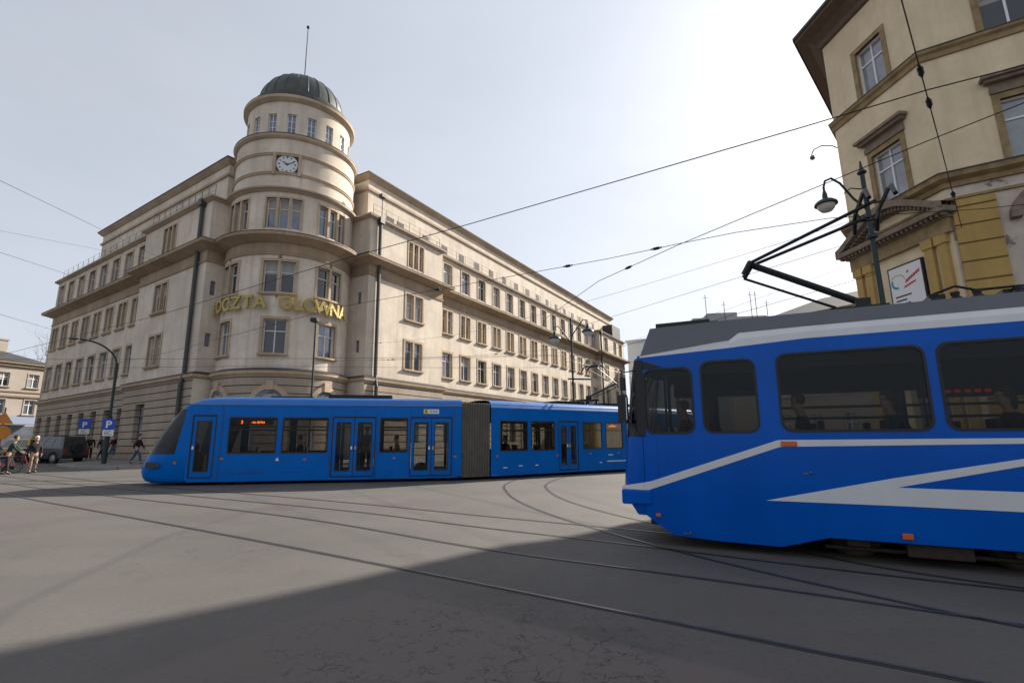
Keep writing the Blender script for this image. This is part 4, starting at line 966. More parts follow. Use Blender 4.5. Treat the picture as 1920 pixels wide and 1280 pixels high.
mb=MB(); mb.box(-4.4,UE-.1,.06,WID-.06,.86,.95); mb.box(-4.4,UE-.1,.06,WID-.06,3.0,3.06); mb.box(-4.3,UE-.1,.06,.32,2.74,3.0); mb.box(-4.3,UE-.1,WID-.32,WID-.06,2.5,3.0); mb.box(-2.62,-2.56,.1,WID-.1,.95,2.2); mb.box(-3.6,-3.56,WID-.9,WID-.1,.95,3.0); tr('interior',mb,INT)
mb=MB(); Mf=FARW(WID); 
for (a,b,z0,z1) in ((-3.75,-3.68,1.0,2.75),(-4.3,-4.24,1.0,2.75),(-4.24,-3.75,2.68,2.75)): mb.mbox(Mf,a,b,z0,z1,-.14,-.08)
tr('cab_door_frame',mb,mat('cream trim',(.5,.45,.3),.6))
seats(tr,[(-2.4,-.6),(-.4,1.4),(1.5,3.3),(3.5,5.3)],.95)
mb=MB()
for z in (2.02,2.22): mb.mbox(Mf,-2.4,9.2,z,z+.045,-.2,-.16)
tr('hand_rail',mb,RUBBER)
for u in (-2.5,-.52,1.45,3.4):
    mb=MB(); mb.tube([(u,.7,.95),(u,.7,3.0)],.018,6); tr('grab_pole',mb,RUBBER)
for u in (-1.6,.2,5.0,6.8):
    for y in (.48,WID-.48):
        mb=MB(); mb.lathe((u,y,.33),[(.03,-.07),(.28,-.07),(.31,-.05),(.31,.03),(.35,.05),(.35,.07),(.03,.07)],28,axis='y'); tr('wheel',mb,RUST,smooth=30)
mb=MB(); mb.box(-4.0,UE-.3,.5,WID-.3,.36,.9); mb.box(1.2,4.6,.35,WID-.35,.12,.5); mb.box(-3.9,-2.3,.15,WID-.15,.16,.5); mb.box(-3.6,UE-.3,WID-.3,WID-.06,.07,.5); mb.box(-2.2,.8,.9,1.5,.14,.5); tr('underframe',mb,RUBBER)  # underframe, with low and far-side boxes added to block light below the tram
for u0 in (-.7,5.9):
    mb=MB(); mb.box(u0-1.45,u0+1.45,.2,.33,.28,.46); mb.box(u0-1.2,u0+1.2,.3,WID-.3,.4,.6); mb.box(u0-.35,u0+.35,.12,.28,.12,.3)
    for s in (-.9,.9): mb.box(u0+s-.14,u0+s+.14,.14,.34,.2,.5)
    mb.box(u0-1.3,u0+1.3,.3,.38,.12,.17); tr('bogie',mb,RUST,bevel=.015)
mb=MB(); mb.box(-4.25,-3.35,.3,WID-.3,3.6,3.69); mb.box(-3.5,-3.25,.85,1.3,3.68,3.76); tr('roof_box',mb,DARK)
mb=MB()
for (a,b,z) in ((-.25,-.05,3.82),(.0,.5,3.74),(.6,1.4,3.8)): mb.box(a,b,.8,1.2,3.6,z)
for u in (-.2,.05,.3,.75): mb.lathe((u,.75,3.6),[(.06,0),(.09,.04),(.05,.08),(.09,.12),(.05,.16),(.06,.22)],10)
mb.tube([(-.2,.75,3.82),(.05,.7,3.9),(.3,.75,3.82),(.75,.75,3.82),(2,.8,3.75)],.02,6); tr('roof_equipment',mb,DARK)
panto(tr,(-1.05,3.9),(-2.66,4.82),(-.72,5.5),1.2,.82,.06)
mb=MB(); mb.mbox(Mf,-.3,1.2,2.35,2.6,-.3,-.24); o=tr('route_display',mb,RUBBER); mb=MB()
for i in range(9): mb.mbox(Mf,-.2+.13*i,-.12+.13*i,2.42+(.07 if i in(0,) else 0),2.44+(.1 if i in(0,) else .03),-.31,-.302)
tr('display_text',mb,LEDR,parent=o)
rider(X3,-3.95,1.2,1.0,R(90),'driver in dark clothes in the cab of the near tram','sit',BURG,HAIRB,grp='tram drivers')
rider(X3,-2.1,.42,1.0,R(90),'dark-haired passenger at the front end of the near tram\'s long window','sit',BLACKC,HAIRB)
rider(X3,-.95,.42,1.0,R(90),'passenger in a green coat at the rear end of the near tram\'s long window','sit',GREENC,HAIRB,long=True)
rider(X3,.35,.42,1.0,R(90),'passenger in black near the cut-off right window of the near tram','sit',BLACKC,HAIRB,long=True)

# ------------------------------------------------------------------ corner house on the right
KK=Vector((16.19,22.85)); VA=Vector((.125,-.992)); NA=Vector((-.992,-.125)); PB=KK+VA*4.67; VB=Vector((.854,-.5206)); NB=Vector((-.5206,-.854))
MA_=flat(KK,VA,NA); MB_=flat(PB,VB,NB)
dC=Vector((math.sin(R(43)),math.cos(R(43)))); MC_=flat(KK+dC*9,-dC,Vector((-dC.y,dC.x)))
house=thing('corner_house','weathered beige and ochre corner house with a pediment above its chamfered corner','building',(KK.x,KK.y,G(KK.x,KK.y)))
def hp(name,mb,mats,parent=None,**k): return put(name,mb,mats,parent or house,world=True,**k)
W3,W2=(16.72,19.05),(11.35,13.75); BL=24.0
bw=[(2.05+3.7*i,3.6+3.7*i) for i in range(6)]
mb=MB(); mb.panel(MA_,0,4.67,10.7,21.75,[(1.8,3.22,*W3),(1.8,3.28,*W2)],depth=.3)
mb.panel(MB_,0,BL,10.7,21.75,[(a,b,*W) for a,b in bw for W in (W3,W2)],depth=.3)
mb.panel(MC_,0,9,-.8,21.75); hp('wall',mb,BPLAST,fix=False)
mb=MB(); mb.panel(MA_,0,4.67,-.9,10.7,[(1.75,3.35,-.5,5.6)],depth=.35); hp('ground_floor_wall',mb,BPLAST)
mb=MB(); mb.mbox(MA_,1.76,3.34,-.6,5.59,-.4,-.3); hp('shop_door',mb,PANE)
mb=MB(); mb.panel(MB_,0,BL,-.9,10.7,[(2.2+3.7*i,3.6+3.7*i,-.6,9.0) for i in range(6)],depth=.4); hp('ground_floor_wall',mb,GPLAST)
for i in range(6):
    mb=MB(); mb.mbox(MB_,2.21+3.7*i,3.59+3.7*i,-.5,8.99,-.45,-.36); hp('shop_door',mb,DARK)
    mb=MB()
    for a in range(0,180,15):
        p,q=[(2.9+3.7*i+.98*math.cos(R(b)),9.0+.9*math.sin(R(b))) for b in (a,a+15)]; p2,q2=[(2.9+3.7*i+1.3*math.cos(R(b)),9.0+1.22*math.sin(R(b))) for b in (a,a+15)]
        mb.add([MB_(*x,dd) for dd in (-.02,.35) for x in (p,p2,q2,q)],[(0,1,2,3)[::-1],(4,5,6,7),(0,1,5,4),(1,2,6,5),(2,3,7,6),(3,0,4,7)])
    hp('arched_hood',mb,BTRIM)
for M,(a,b),W in [(MA_,(1.8,3.22),W3),(MA_,(1.8,3.28),W2)]+[(MB_,ab,W) for ab in bw for W in (W3,W2)]:
    window(M,a,b,W[0],W[1],'2',surround=.22,depth=.22,sill=False,parent=house,frame=WHITEF,trim=YTRIM,curt=.2)
    if W is W2:
        c=(a+b)/2; mb=MB(); mb.mbox(M,c-1.02,c+1.02,14.0,14.2,-.05,.1); mb.mbox(M,c-1.0,c+1.0,14.2,14.42,-.05,.06)
        mb.mbox(M,c-1.15,c+1.15,14.42,14.55,-.05,.28); mb.mbox(M,c-1.25,c+1.25,14.55,14.68,-.05,.4); hp('window_hood',mb,BTRIM)
hpath=[(KK+dC*9)[:],KK[:],PB[:],(PB+VB*BL)[:]][::-1]
hpath=hpath[::-1]
mb=MB(); mb.sweep(hpath,[(-.03,16.2),(.08,16.22),(.1,16.42),(.2,16.5),(.22,16.6),(-.03,16.66)]); hp('string_course',mb,YTRIM)
mb=MB(); mb.sweep(hpath,[(.18,16.605),(.235,16.61),(.23,16.66),(-.02,16.71),(-.02,16.665)]); hp('flashing',mb,LEAD)
mb=MB(); mb.sweep(hpath,[(-.03,10.65),(.1,10.68),(.12,10.86),(.34,10.98),(.38,11.16),(-.03,11.25)]); mb.sweep(hpath,[(-.02,10.15),(.07,10.17),(.07,10.27),(-.02,10.3)]); hp('cornice',mb,YTRIM)
mb=MB(); mb.sweep(hpath,[(.3,11.16),(.41,11.17),(.4,11.22),(-.02,11.33),(-.02,11.26)]); hp('flashing',mb,LEAD)
mb=MB(); mb.sweep(hpath,[(-.03,20.9),(.15,20.95),(.2,21.2),(.55,21.45),(1.05,21.6),(1.1,21.82),(-.03,21.9)]); hp('eaves',mb,SOFFIT)
mb=MB(); mb.sweep(hpath,[(1.12,21.74),(1.16,21.74),(1.16,21.9),(1.0,21.98),(-4.5,24.9),(-4.5,24.8),(1.0,21.86)]); hp('roof',mb,TILE)
# pediment over the corner entrance
mb=MB(); N=16; arc=[(-.42+5.4*i/N, 9.92+1.12*math.sin(math.pi*i/N)**1.3) for i in range(N+1)]
for (p,q) in zip(arc,arc[1:]):
    vs=[MA_(x,z+dz,d) for d in (-.02,.62) for (x,z,dz) in ((p[0],p[1],-.16),(q[0],q[1],-.16),(q[0],q[1],.12),(p[0],p[1],.12))]
    mb.add(vs,[(0,1,2,3)[::-1],(4,5,6,7),(0,1,5,4),(2,3,7,6)]); 
    for k in (.25,.75):
        x=p[0]+(q[0]-p[0])*k; z=p[1]+(q[1]-p[1])*k; mb.mbox(MA_,x-.06,x+.06,z-.32,z-.15,-.02,.42)
mb.mbox(MA_,-.42,4.98,9.66,9.86,-.02,.62); mb.mbox(MA_,-.2,4.8,9.5,9.66,-.02,.3)
for i in range(24): x=-.3+.22*i; mb.mbox(MA_,x,x+.11,9.54,9.665,.3,.5)
hp('pediment',mb,BTRIM)
mb=MB(); mb.mbox(MA_,-.1,4.72,8.95,9.5,-.02,.2); hp('entablature',mb,YTRIM)
for u in (.22,.78,3.72,4.28):
    mb=MB(); M=MA_; mb.mbox(M,u-.17,u+.17,1.0,8.6,-.02,.16); mb.mbox(M,u-.24,u+.24,8.6,8.95,-.02,.22); mb.mbox(M,u-.27,u+.27,-.8,1.0,-.02,.24); hp('pilaster',mb,YPLAST)
mb=MB(); mb.mbox(MB_,.08,1.35,-.9,10.1,-.02,.12); hp('rusticated_pier',mb,YRUST)
# poster board hung on the corner house
Mb=MA_; bt=thing('billboard','white poster board with a coloured swirl and red script in a black frame','sign',Mb(2.54,6.1,.0)); bt['category']='billboard'
mb=MB(); mb.mbox(Mb,1.72,3.36,5.7,8.42,.0,.12); hb=put('frame',mb,DARK,bt,world=True)
mb=MB(); mb.mbox(Mb,1.79,3.29,5.77,8.35,.12,.135); put('poster',mb,SIGNW,bt,world=True)
def flatstroke(name,pts,w,m):
    mb=MB()
    for (a,b) in zip(pts,pts[1:]):
        t=Vector((b[0]-a[0],b[1]-a[1])).normalized(); n=Vector((-t.y,t.x))*w/2
        mb.add([Mb(x,z,.139) for x,z in ((a[0]-n.x,a[1]-n.y),(b[0]-n.x,b[1]-n.y),(b[0]+n.x,b[1]+n.y),(a[0]+n.x,a[1]+n.y))],[(0,1,2,3)])
    return put(name,mb,m,bt,world=True)
arc=lambda cx,cz,r,a0,a1,n=10:[(cx+r*math.cos(R(a0+(a1-a0)*i/n)),cz+r*math.sin(R(a0+(a1-a0)*i/n))) for i in range(n+1)]
flatstroke('logo_arc',arc(2.12,7.72,.24,150,280),.1,mat('print teal',(.02,.3,.42),.5)); flatstroke('logo_arc',arc(2.12,7.75,.27,60,150),.06,mat('print lime',(.5,.55,.08),.5)); flatstroke('logo_arc',arc(2.2,7.72,.3,15,75),.05,mat('print orange',(.7,.3,.1),.5))
RED=mat('print red',(.55,.03,.05),.5)
pts=[(2.52+.045*i,7.62+.02*i+(.1 if i%2 else -.03)) for i in range(16)]; flatstroke('red_lettering',pts,.05,RED)
pts=[(2.42+.05*i,7.42+.012*i+(.06 if i%2 else -.02)) for i in range(12)]; flatstroke('red_lettering',pts,.05,RED)
flatstroke('red_mark',[(2.62,8.05),(2.72,8.05)],.09,RED)
for i,(a,b) in enumerate(((1.95,2.7),(1.95,2.45),(1.95,2.6),(1.95,2.8),(2.0,2.5))): flatstroke('print_line',[(a,7.1-.17*i),(b,7.1-.17*i)],.06,DARK)

# ------------------------------------------------------------------ houses further off
def simple_house(name,label,o,d,n,w,dep,z0,z1,wm,rm,rows,bays,roof=2.5,sl=.5,ww=1.1,extra=None):
    M=flat(o,d,n); t=thing(name,label,'building',(*M(w/2,z0,0)[:2],z0))
    holes=[]; 
    for (a,b) in rows:
        for i in range(bays):
            c=w*(i+.5)/bays; holes.append((c-ww/2,c+ww/2,a,b))
    mb=MB(); mb.panel(M,0,w,z0,z1,holes,depth=.25)
    mb.quad(M(0,z0,0),M(0,z0,-dep),M(0,z1,-dep),M(0,z1,0)); mb.quad(M(w,z0,0),M(w,z0,-dep),M(w,z1,-dep),M(w,z1,0)); mb.quad(M(0,z0,-dep),M(w,z0,-dep),M(w,z1,-dep),M(0,z1,-dep)); put('wall',mb,wm,t,world=True)
    for h in holes:
        window(M,*h,'2',surround=.14,depth=.2,sill=True,parent=t,frame=WHITEF,trim=wm,curt=.3)
    mb=MB(); e=sl
    if roof: mb.add([M(-e,z1+.1,e),M(w+e,z1+.1,e),M(w+e,z1+.1,-dep-e),M(-e,z1+.1,-dep-e),M(dep*.4,z1+roof,-dep*.5),M(w-dep*.4,z1+roof,-dep*.5)],[(0,1,5,4),(1,2,5),(2,3,4,5),(3,0,4),(0,3,2,1)])
    else: mb.mbox(M,-.1,w+.1,z1,z1+.15,-dep-.1,.1)
    put('roof',mb,rm,t,world=True)
    mb=MB(); mb.mbox(M,-.2,w+.2,z1-.5,z1-.15,-.02,.25); mb.mbox(M,-.35,w+.35,z1-.15,z1+.1,-.02,.45); put('cornice',mb,BTRIM if roof else wm,t,world=True)
    return t,M
CREAM=plaster('cream plaster',(.39,.34,.29),(.3,.26,.22),streak=.4)
SLATE=mat('slate roof',(.05,.05,.055),.7,noise=.4,nscale=1)
t,M=simple_house('townhouse','cream townhouse with dark slate roof and blue awning beyond the post office\'s left end',(-70.9,41.2),(.342,.94),(.94,-.342),27.5,12,.6,12.3,CREAM,SLATE,[(9.3,11.0),(5.9,7.7)],9,roof=2.6,ww=1.1)
mb=MB(); mb.mbox(M,0,27.4,8.6,8.75,-.02,.12); mb.mbox(M,0,27.4,8.0,8.2,-.02,.2); put('string_course',mb,BTRIM,t,world=True)
mb=MB(); mb.prism([(.1,5.6),(.1,5.45),(2.2,4.5),(2.2,4.65)],lambda d,z:M(1,z,d),lambda d,z:M(27,z,d)); put('awning',mb,mat('awning',(.16,.19,.27),.8),t,world=True)
mb=MB(); mb.mbox(M,1,27,.7,4.4,-.02,.06); put('shop_front',mb,PANE,t,world=True)
for u in (14,20.5,23.5):
    mb=MB(); mb.mbox(M,u,u+1.1,13.2,15.6,-5,-4); mb.mbox(M,u-.08,u+1.18,15.6,15.8,-5.1,-3.9); put('chimney',mb,CREAM,t,world=True)
GREYB=plaster('grey concrete',(.36,.36,.37),(.3,.3,.31),streak=.2)
t,M=simple_house('apartment_block','pale grey flat-roofed block with stepped top far behind the near tram',(31,94),(1,-.12),(-.12,-1),22,14,0,22.6,GREYB,GREYB,[(18.5,20.2),(15,16.7)],7,roof=0)
mb=MB(); mb.mbox(M,3.5,17,22.75,24.2,-9,-1.5); mb.mbox(M,6.5,12,24.2,25.3,-8,-2.5); put('roof_storey',mb,GREYB,t,world=True)
for i,(u,h) in enumerate(((6,4),(14.2,4.2),(15.1,4.2),(9.3,2.5),(17,2.4))):
    mb=MB(); mb.tube([M(u,22.7,-1),M(u,24.6+h,-1)],.06,5); mb.tube([M(u-.5,24+h,-1),M(u+.5,24+h,-1)],.03,4); put('aerial',mb,DARK,t,world=True)
t,M=simple_house('low_tenement','tan house with a flat roof edge in front of the grey apartment block',(33.5,78),(1,-.35),(-.35,-1),15,11,0,18.6,CREAM,BTRIM,[(15,16.8),(11.5,13.3)],5,roof=1.2)
t,M=simple_house('glass_office','pale glass-faced building past the far right end of the post office',(24.8,108),(1,-.5),(-.5,-1),9,14,.5,22.5,mat('pale cladding',(.5,.55,.6),.35),GREYB,[],1,roof=0)
# lower houses that close the side street on the right, behind the near tram
t,M=simple_house('side_street_house','brownish street house seen through the near tram\'s windows',(30,60),(.62,-.78),(-.78,-.62),26,12,-.6,15,CREAM,SLATE,[(1,4),(6,8.3),(10.5,12.8)],8,roof=3)

# ------------------------------------------------------------------ pavements and kerbs
def off(M,t,d): return M(t,0,d)[:2]
kerb=[off(ML(-LREC),34,3.4),off(ML(0),5.5,3.0),off(ML(0),2.5,5.6),off(ML(0),-2.5,6.2),off(ML(0),-5.5,5.2),(-18.6,31.6),(-14.8,32.6),off(MR(0),-2.0,6.0),off(MR(0),6,5.2),off(MR(0),66,5.2),off(MR(0),66,-.5),off(MR(0),1,-1),(-17.9,39.5),off(ML(0),0,-1),off(ML(0),34,-1.5)]
plate('pavement',kerb[::-1],0,PAVE,thick=.13,kind='structure')
mb=MB(); kp=[Vector(p) for p in kerb[:10]]
for a,b in zip(kp,kp[1:]):
    n=Vector(((b-a).y,-(b-a).x)).normalized(); n=-n if n.dot(Vector((0,-1)))<0 else n
    L=(b-a).length; k=max(1,int(L/1.0))
    for i in range(k):
        p=a+(b-a)*(i/k); q=a+(b-a)*((i+.985)/k); c=[p,q,q+n*.16,p+n*.16]
        mb.add([(v.x,v.y,G(v.x,v.y)-.05) for v in c]+[(v.x,v.y,G(v.x,v.y)+.135) for v in c],[(4,5,6,7),(0,1,5,4),(1,2,6,5),(2,3,7,6),(3,0,4,7)])
put('kerb',mb,KERB,kind='structure')
plate('pavement',[(p.x,p.y) for p in (KK+NA*3+dC*12,KK+NA*3,PB+NA*3+NB*1.0,PB+NB*3.2,PB+VB*26+NB*3.2,PB+VB*26-NB*2,PB-NB*1,KK-NA*1+dC*12)],0,PAVE,thick=.13,kind='structure')
# ------------------------------------------------------------------ street lamps, masts, signs
def base(x,y): return (x,y,G(x,y)+.12)
def lamp_head(mb,p,k=1.0):
    x,y,z=p; mb.lathe((x,y,z-.75*k),[(.05*k,.75*k),(.09*k,.6*k),(.1*k,.42*k),(.28*k,.34*k),(.40*k,.24*k),(.42*k,.16*k),(.34*k,.14*k)],18)
GLOBE=mat('lamp globe',(.55,.52,.45),.3)
def lamp_glass(name,p,parent,k=1.0):
    g=MB(); x,y,z=p; g.lathe((x,y,z-.75*k),[(.33*k,.15*k),(.3*k,.02*k),(.2*k,-.1*k),(.02*k,-.14*k)],18); return put(name,g,GLOBE,parent,world=True,smooth=60)
# left street lamp with its parking sign
b=base(-26.0,33.15); t=thing('street_lamp','tall street lamp with curved arm rising in front of the left facade','street lamp',b,group='street lamps')
mb=MB(); mb.tube([(b[0],b[1],b[2]),(b[0],b[1],b[2]+3.0)],.14,12); mb.tube([(b[0],b[1],b[2]+3.0),(b[0],b[1],6.9)],.085,10); put('pole',mb,GREENP,t,world=True,smooth=40)
mb=MB(); pts=[tuple(v) for v in catmull([(b[0],b[1],6.5),(b[0]-.04,b[1]-.03,6.95),(-26.2,33.0,7.45),(-26.64,32.66,7.95),(-27.1,32.3,8.2),(-27.62,31.89,8.3)],5)]; mb.tube(pts,.055,8); put('arm',mb,GREENP,t,world=True,smooth=40)
e=pts[-1]; mb=MB(); mb.sphere((e[0]-.25,e[1]-.18,e[2]),.3,10,6,sc=(1,.75,.28)); put('lamp_head',mb,GREYP,t,world=True,smooth=True)
def psign(x,y,z,label,polez=None,az_=None,s=.66,onpole=False):
    t=thing('parking_sign',label,'road sign',(x,y,z if onpole else G(x,y)+.12),group='parking signs')
    nrm=Vector((-x,-y,0)).normalized(); 
    if az_ is not None: nrm=Vector((math.sin(R(az_)),math.cos(R(az_)),0))
    tx=Vector((-nrm.y,nrm.x,0)); o=Vector((x,y,0))
    M=lambda u,zz,d:tuple(o+tx*u+Vector((0,0,zz))+nrm*d)
    mb=MB(); mb.mbox(M,-s/2,s/2,z,z+s,.16,.19); put('panel',mb,SIGNB,t,world=True)
    v,f=text_mesh('P',.62,0,.012); mb=MB(); mb.v=[M(a-.02,z+.1+bb,.194) for a,bb,_ in v]; mb.f=list(f); mb.m=[0]*len(f); put('letter',mb,SIGNW,t,world=True,fix=False)
    mb=MB(); mb.mbox(M,-s*.42,s*.42,z-.42,z-.04,.16,.19); put('supplementary_plate',mb,SIGNW,t,world=True)
    mb=MB()
    for i,(a,c) in enumerate(((-.2,.15),(-.2,.05),(-.2,.2))): mb.mbox(M,a,c,z-.16-.09*i,z-.125-.09*i,.19,.193)
    put('plate_print',mb,DARK,t,world=True)
    if polez: mb=MB(); mb.tube([(x,y,G(x,y)),(x,y,polez)],.04,8); put('post',mb,GREYP,t,world=True)
    else: mb=MB(); mb.mbox(M,-.12,.12,z+.1,z+.16,.0,.17); put('clamp',mb,GREYP,t,world=True)
psign(-25.97,33.12,2.62,'blue parking sign strapped to the tall street lamp at the kerb',onpole=True)
psign(-34.95,42.06,3.05,'smaller-looking blue parking sign on its own thin post nearer the left facade\'s windows',polez=3.9,s=.8)
# twin lantern mast in front of the right wing
b=base(3.56,30.0); t=thing('street_lamp','twin-lantern lamp post rising in front of the right wing behind the far tram','street lamp',b,group='street lamps')
mb=MB(); mb.tube([(b[0],b[1],b[2]),(b[0],b[1],3.0)],.1,12); mb.tube([(b[0],b[1],3.0),(b[0],b[1],8.7)],.06,10); mb.tube([(b[0]-.3,b[1]-.1,5.0),(b[0]+1.1,b[1]+.3,5.0)],.05,6); put('pole',mb,GREENP,t,world=True,smooth=40)
for (dx,dz) in ((-1.0,-.35),(1.0,.05)):
    mb=MB(); mb.tube([(b[0],b[1],7.0+dz+.5),(b[0]+dx*.35,b[1],8.0+dz),(b[0]+dx*.75,b[1],8.55+dz),(b[0]+dx,b[1],8.5+dz),(b[0]+dx,b[1],8.25+dz)],.035,8); lamp_head(mb,(b[0]+dx,b[1],8.3+dz),.9); put('lantern',mb,GREENP,t,world=True,smooth=40); lamp_glass('lamp_glass',(b[0]+dx,b[1],8.3+dz),t,.9)
# floodlight mast in front of the round tower
b=base(-11.5,29.2); t=thing('street_lamp','slim mast with a small dark floodlight in front of the round tower','street lamp',b,group='street lamps')
mb=MB(); mb.tube([b,(b[0]-.02,b[1],8.65)],.07,10,r1=.05); put('pole',mb,GREENP,t,world=True,smooth=40)
mb=MB(); mb.box(b[0]-.28,b[0]+.12,b[1]-.25,b[1]+.2,8.5,8.72); put('lamp_head',mb,DARK,t,world=True,bevel=.03)
# catenary mast with hanging lantern by the corner house
b=base(12.78,17.0); t=thing('catenary_mast','dark green tram wire mast with hanging bell lantern beside the corner house','mast',b)
mb=MB(); mb.tube([b,(b[0],b[1],4)],.13,14); mb.tube([(b[0],b[1],4),(b[0],b[1],10.7)],.09,12,r1=.075); mb.lathe((b[0],b[1],10.7),[(.12,0),(.16,.05),(.06,.2),(.03,.5)],12); mb.lathe((b[0],b[1],8.2),[(.12,0),(.17,.04),(.17,.16),(.12,.2)],12); put('pole',mb,GREENP,t,world=True,smooth=40)
mb=MB(); mb.tube([(b[0],b[1],9.3),(b[0]-.45,b[1],9.75),(b[0]-.85,b[1],10.35),(b[0]-1.15,b[1],10.55),(b[0]-1.38,b[1],10.45),(b[0]-1.46,b[1],10.2),(b[0]-1.46,b[1],9.95)],.04,8); mb.tube([(b[0],b[1],10.1),(b[0]-.5,b[1],10.15),(b[0]-.75,b[1],9.95)],.022,6); put('arm',mb,GREENP,t,world=True,smooth=40)
mb=MB(); lamp_head(mb,(b[0]-1.46,b[1],10.05),.9); put('lantern',mb,GREENP,t,world=True,smooth=40); lamp_glass('lamp_glass',(b[0]-1.46,b[1],10.05),t,.9)
# lamp on a swan-neck bracket fixed to the corner house
q=KK+dC*1.2; t=thing('wall_lamp','small lamp on a swan-neck bracket at the far edge of the corner house','lamp',(q.x,q.y,15.9))
mb=MB(); d=Vector((-.83,.55)); mb.tube([(q.x+d.x*s_,q.y+d.y*s_,z) for s_,z in ((-.1,15.7),(.4,16.15),(.85,16.3),(1.2,16.2),(1.33,15.95))],.028,8); put('bracket',mb,PIPE,t,world=True)
mb=MB(); mb.sphere((q.x+d.x*1.3,q.y+d.y*1.3,15.78),.13,12,8); put('lamp_head',mb,GREYP,t,world=True,smooth=True)
# orange road signs at the left edge
b=base(-26.75,27.0); t=thing('warning_sign','orange road signs stacked on a post at the left edge by the kerb','road sign',b)
mb=MB(); mb.tube([b,(b[0],b[1],3.6)],.04,8); put('post',mb,GREYP,t,world=True)
nrm=Vector((26.75,-27,0)).normalized(); tx=Vector((-nrm.y,nrm.x,0)); M=lambda u,z,d:tuple(Vector((b[0],b[1],z))+tx*u+nrm*d)
ORG=mat('sign orange',(.55,.2,.015),.5,noise=.2)
mb=MB(); mb.prism([(-.4,2.75),(.4,2.75),(0,3.4)],lambda u,z:M(u,z,.05),lambda u,z:M(u,z,.08)); put('triangle_panel',mb,ORG,t,world=True)
mb=MB(); mb.lathe((0,0,0),[(.36,0),(.36,.03)],20); mb.v=[M(x,2.3+y,.05+z) for x,y,z in mb.v]; put('round_panel',mb,ORG,t,world=True)

# ------------------------------------------------------------------ overhead wires
def wire(label,pts,r=.011,sag=0,ins=(),group='overhead wires',cat='wire',name='overhead_wire'):
    pts=[Vector(p) for p in pts]; P=[]
    for a,b in zip(pts,pts[1:]):
        n=max(2,int((b-a).length/1.5))
        for i in range(n): t_=i/n; q=a.lerp(b,t_); q.z-=sag*4*t_*(1-t_); P.append(q)
    P.append(pts[-1]); mb=MB(); mb.tube(P,r,5)
    t=thing(name,label,cat,tuple(P[0]),group=group); put('cable',mb,WIRE,t,world=True,fix=False)
    for f in ins:
        k=f*(len(P)-1); i=min(int(k),len(P)-2); q=P[i].lerp(P[i+1],k-i); d=(P[i+1]-P[i]).normalized(); mb=MB(); mb.tube([q-d*.12,q+d*.12],.018,8); mb.tube([q-d*.06,q+d*.06],.034,8); put('insulator',mb,DARK,t,world=True)
    return t
wire('thick tram wire sweeping from upper right across the tower front',[(22,-4.2,5.4),(10,2.9,5.4),(5,5.42,5.4),(3.89,6.13,5.4),(-.77,9.0,5.4),(-3.77,10.78,5.4),(-10.86,15.27,5.4),(-30,27,5.8)],.008)
wire('tram wire falling from the right edge past the lantern to the right wing',[(13,-6,5.4),(6.56,5.5,5.4),(5.86,6.5,5.4),(4.64,8.46,5.4),(3.54,10.24,5.4),(2.26,12.6,5.4),(1.15,16.5,5.4),(1.0,20,5.4),(3.2,26,5.4),(9,34,5.4)],.0075,ins=(.505,))
wire('tram wire with clamps running from the corner house mast towards the tower',[(14,7.6,5.5),(8.62,8.7,5.4),(6.01,9.0,5.4),(4.51,9.6,5.4),(3.54,10.15,5.4),(2.2,10.98,5.4),(-1.08,12.66,5.4),(-5.06,14.68,5.4),(-16.16,23.07,5.6),(-26,31.5,6.4)],.007,ins=(.3,.36,.42))
wire('span wire dropping from the top edge in front of the corner house',[(3.2,3.6,5.95),(5.45,5.91,5.75),(6.38,6.86,5.62),(9.42,10.01,5.6),(12.78,16.9,7.6)],.0075,ins=(.155,.22,.46))
def ext(a,b): a,b=Vector(a),Vector(b); return [a+(a-b)*.6,b]
wire('highest guy wire slanting across the sky to the left pavilion of the post office',ext((-11.5,6.0,7.2),ML(0)(3.9,16.0,.1)),.008,ins=(.94,))
wire('guy wire slanting from the left edge to the left wing below the uppermost one',ext((-15.2,11.0,7.0),ML(-LREC)(14.6,15.6,.1)),.008,ins=(.956,))
wire('lowest short guy wire ending at the far left corner of the post office',ext((-26,24,8.2),ML(-LREC)(32.5,14.5,.1)),.011,ins=(.888,))
wire('level thin wire crossing the sky at left to the left pavilion',[(-40,30.0,16.6),ML(0)(3.6,15.9,.1)],.008)
wire('upper of two level wires across the tower\'s lower windows',[(-32,23.5,5.75),(-14,24.2,5.55),(2.0,25.0,5.6)],.008,sag=.05)
wire('lower of two level wires across the tower\'s lower windows',[(-36,27,5.8),(-14,26.6,5.55),(3.5,30,5.7)],.008,sag=.05)
wire('thin wire from the twin-lantern post to the tram mast at right',[(3.56,30,8.0),(12.78,17,8.3)],.009)
wire('thin wire from the corner house front to the far right houses',[(MA_(.2,9.1,.7)),(6.2,60,11.0)],.008,sag=.3)
wire('thin cable sloping down behind the raised pantograph to the tram mast',[(2.9,27.5,5.6),(12.7,17.0,6.9)],.009)

wire('thin wire from the right pavilion wall to the twin-lantern post, lower of the pair',[MR(0)(1.6,8.1,.05),(3.56,30,6.4)],.007,ins=(.06,))
wire('thin wire from the tower\'s right flank to the tram mast beside the corner house',[MR(0)(.4,9.3,.05),(-2,32.5,8.6),(12.78,17,9.1)],.007,ins=(.04,),sag=.15)
wire('thin wire over the far tram from the floodlight mast to the twin-lantern post',[(-11.5,29.2,6.2),(3.56,30,6.9)],.007,sag=.2,ins=(.3,.7))
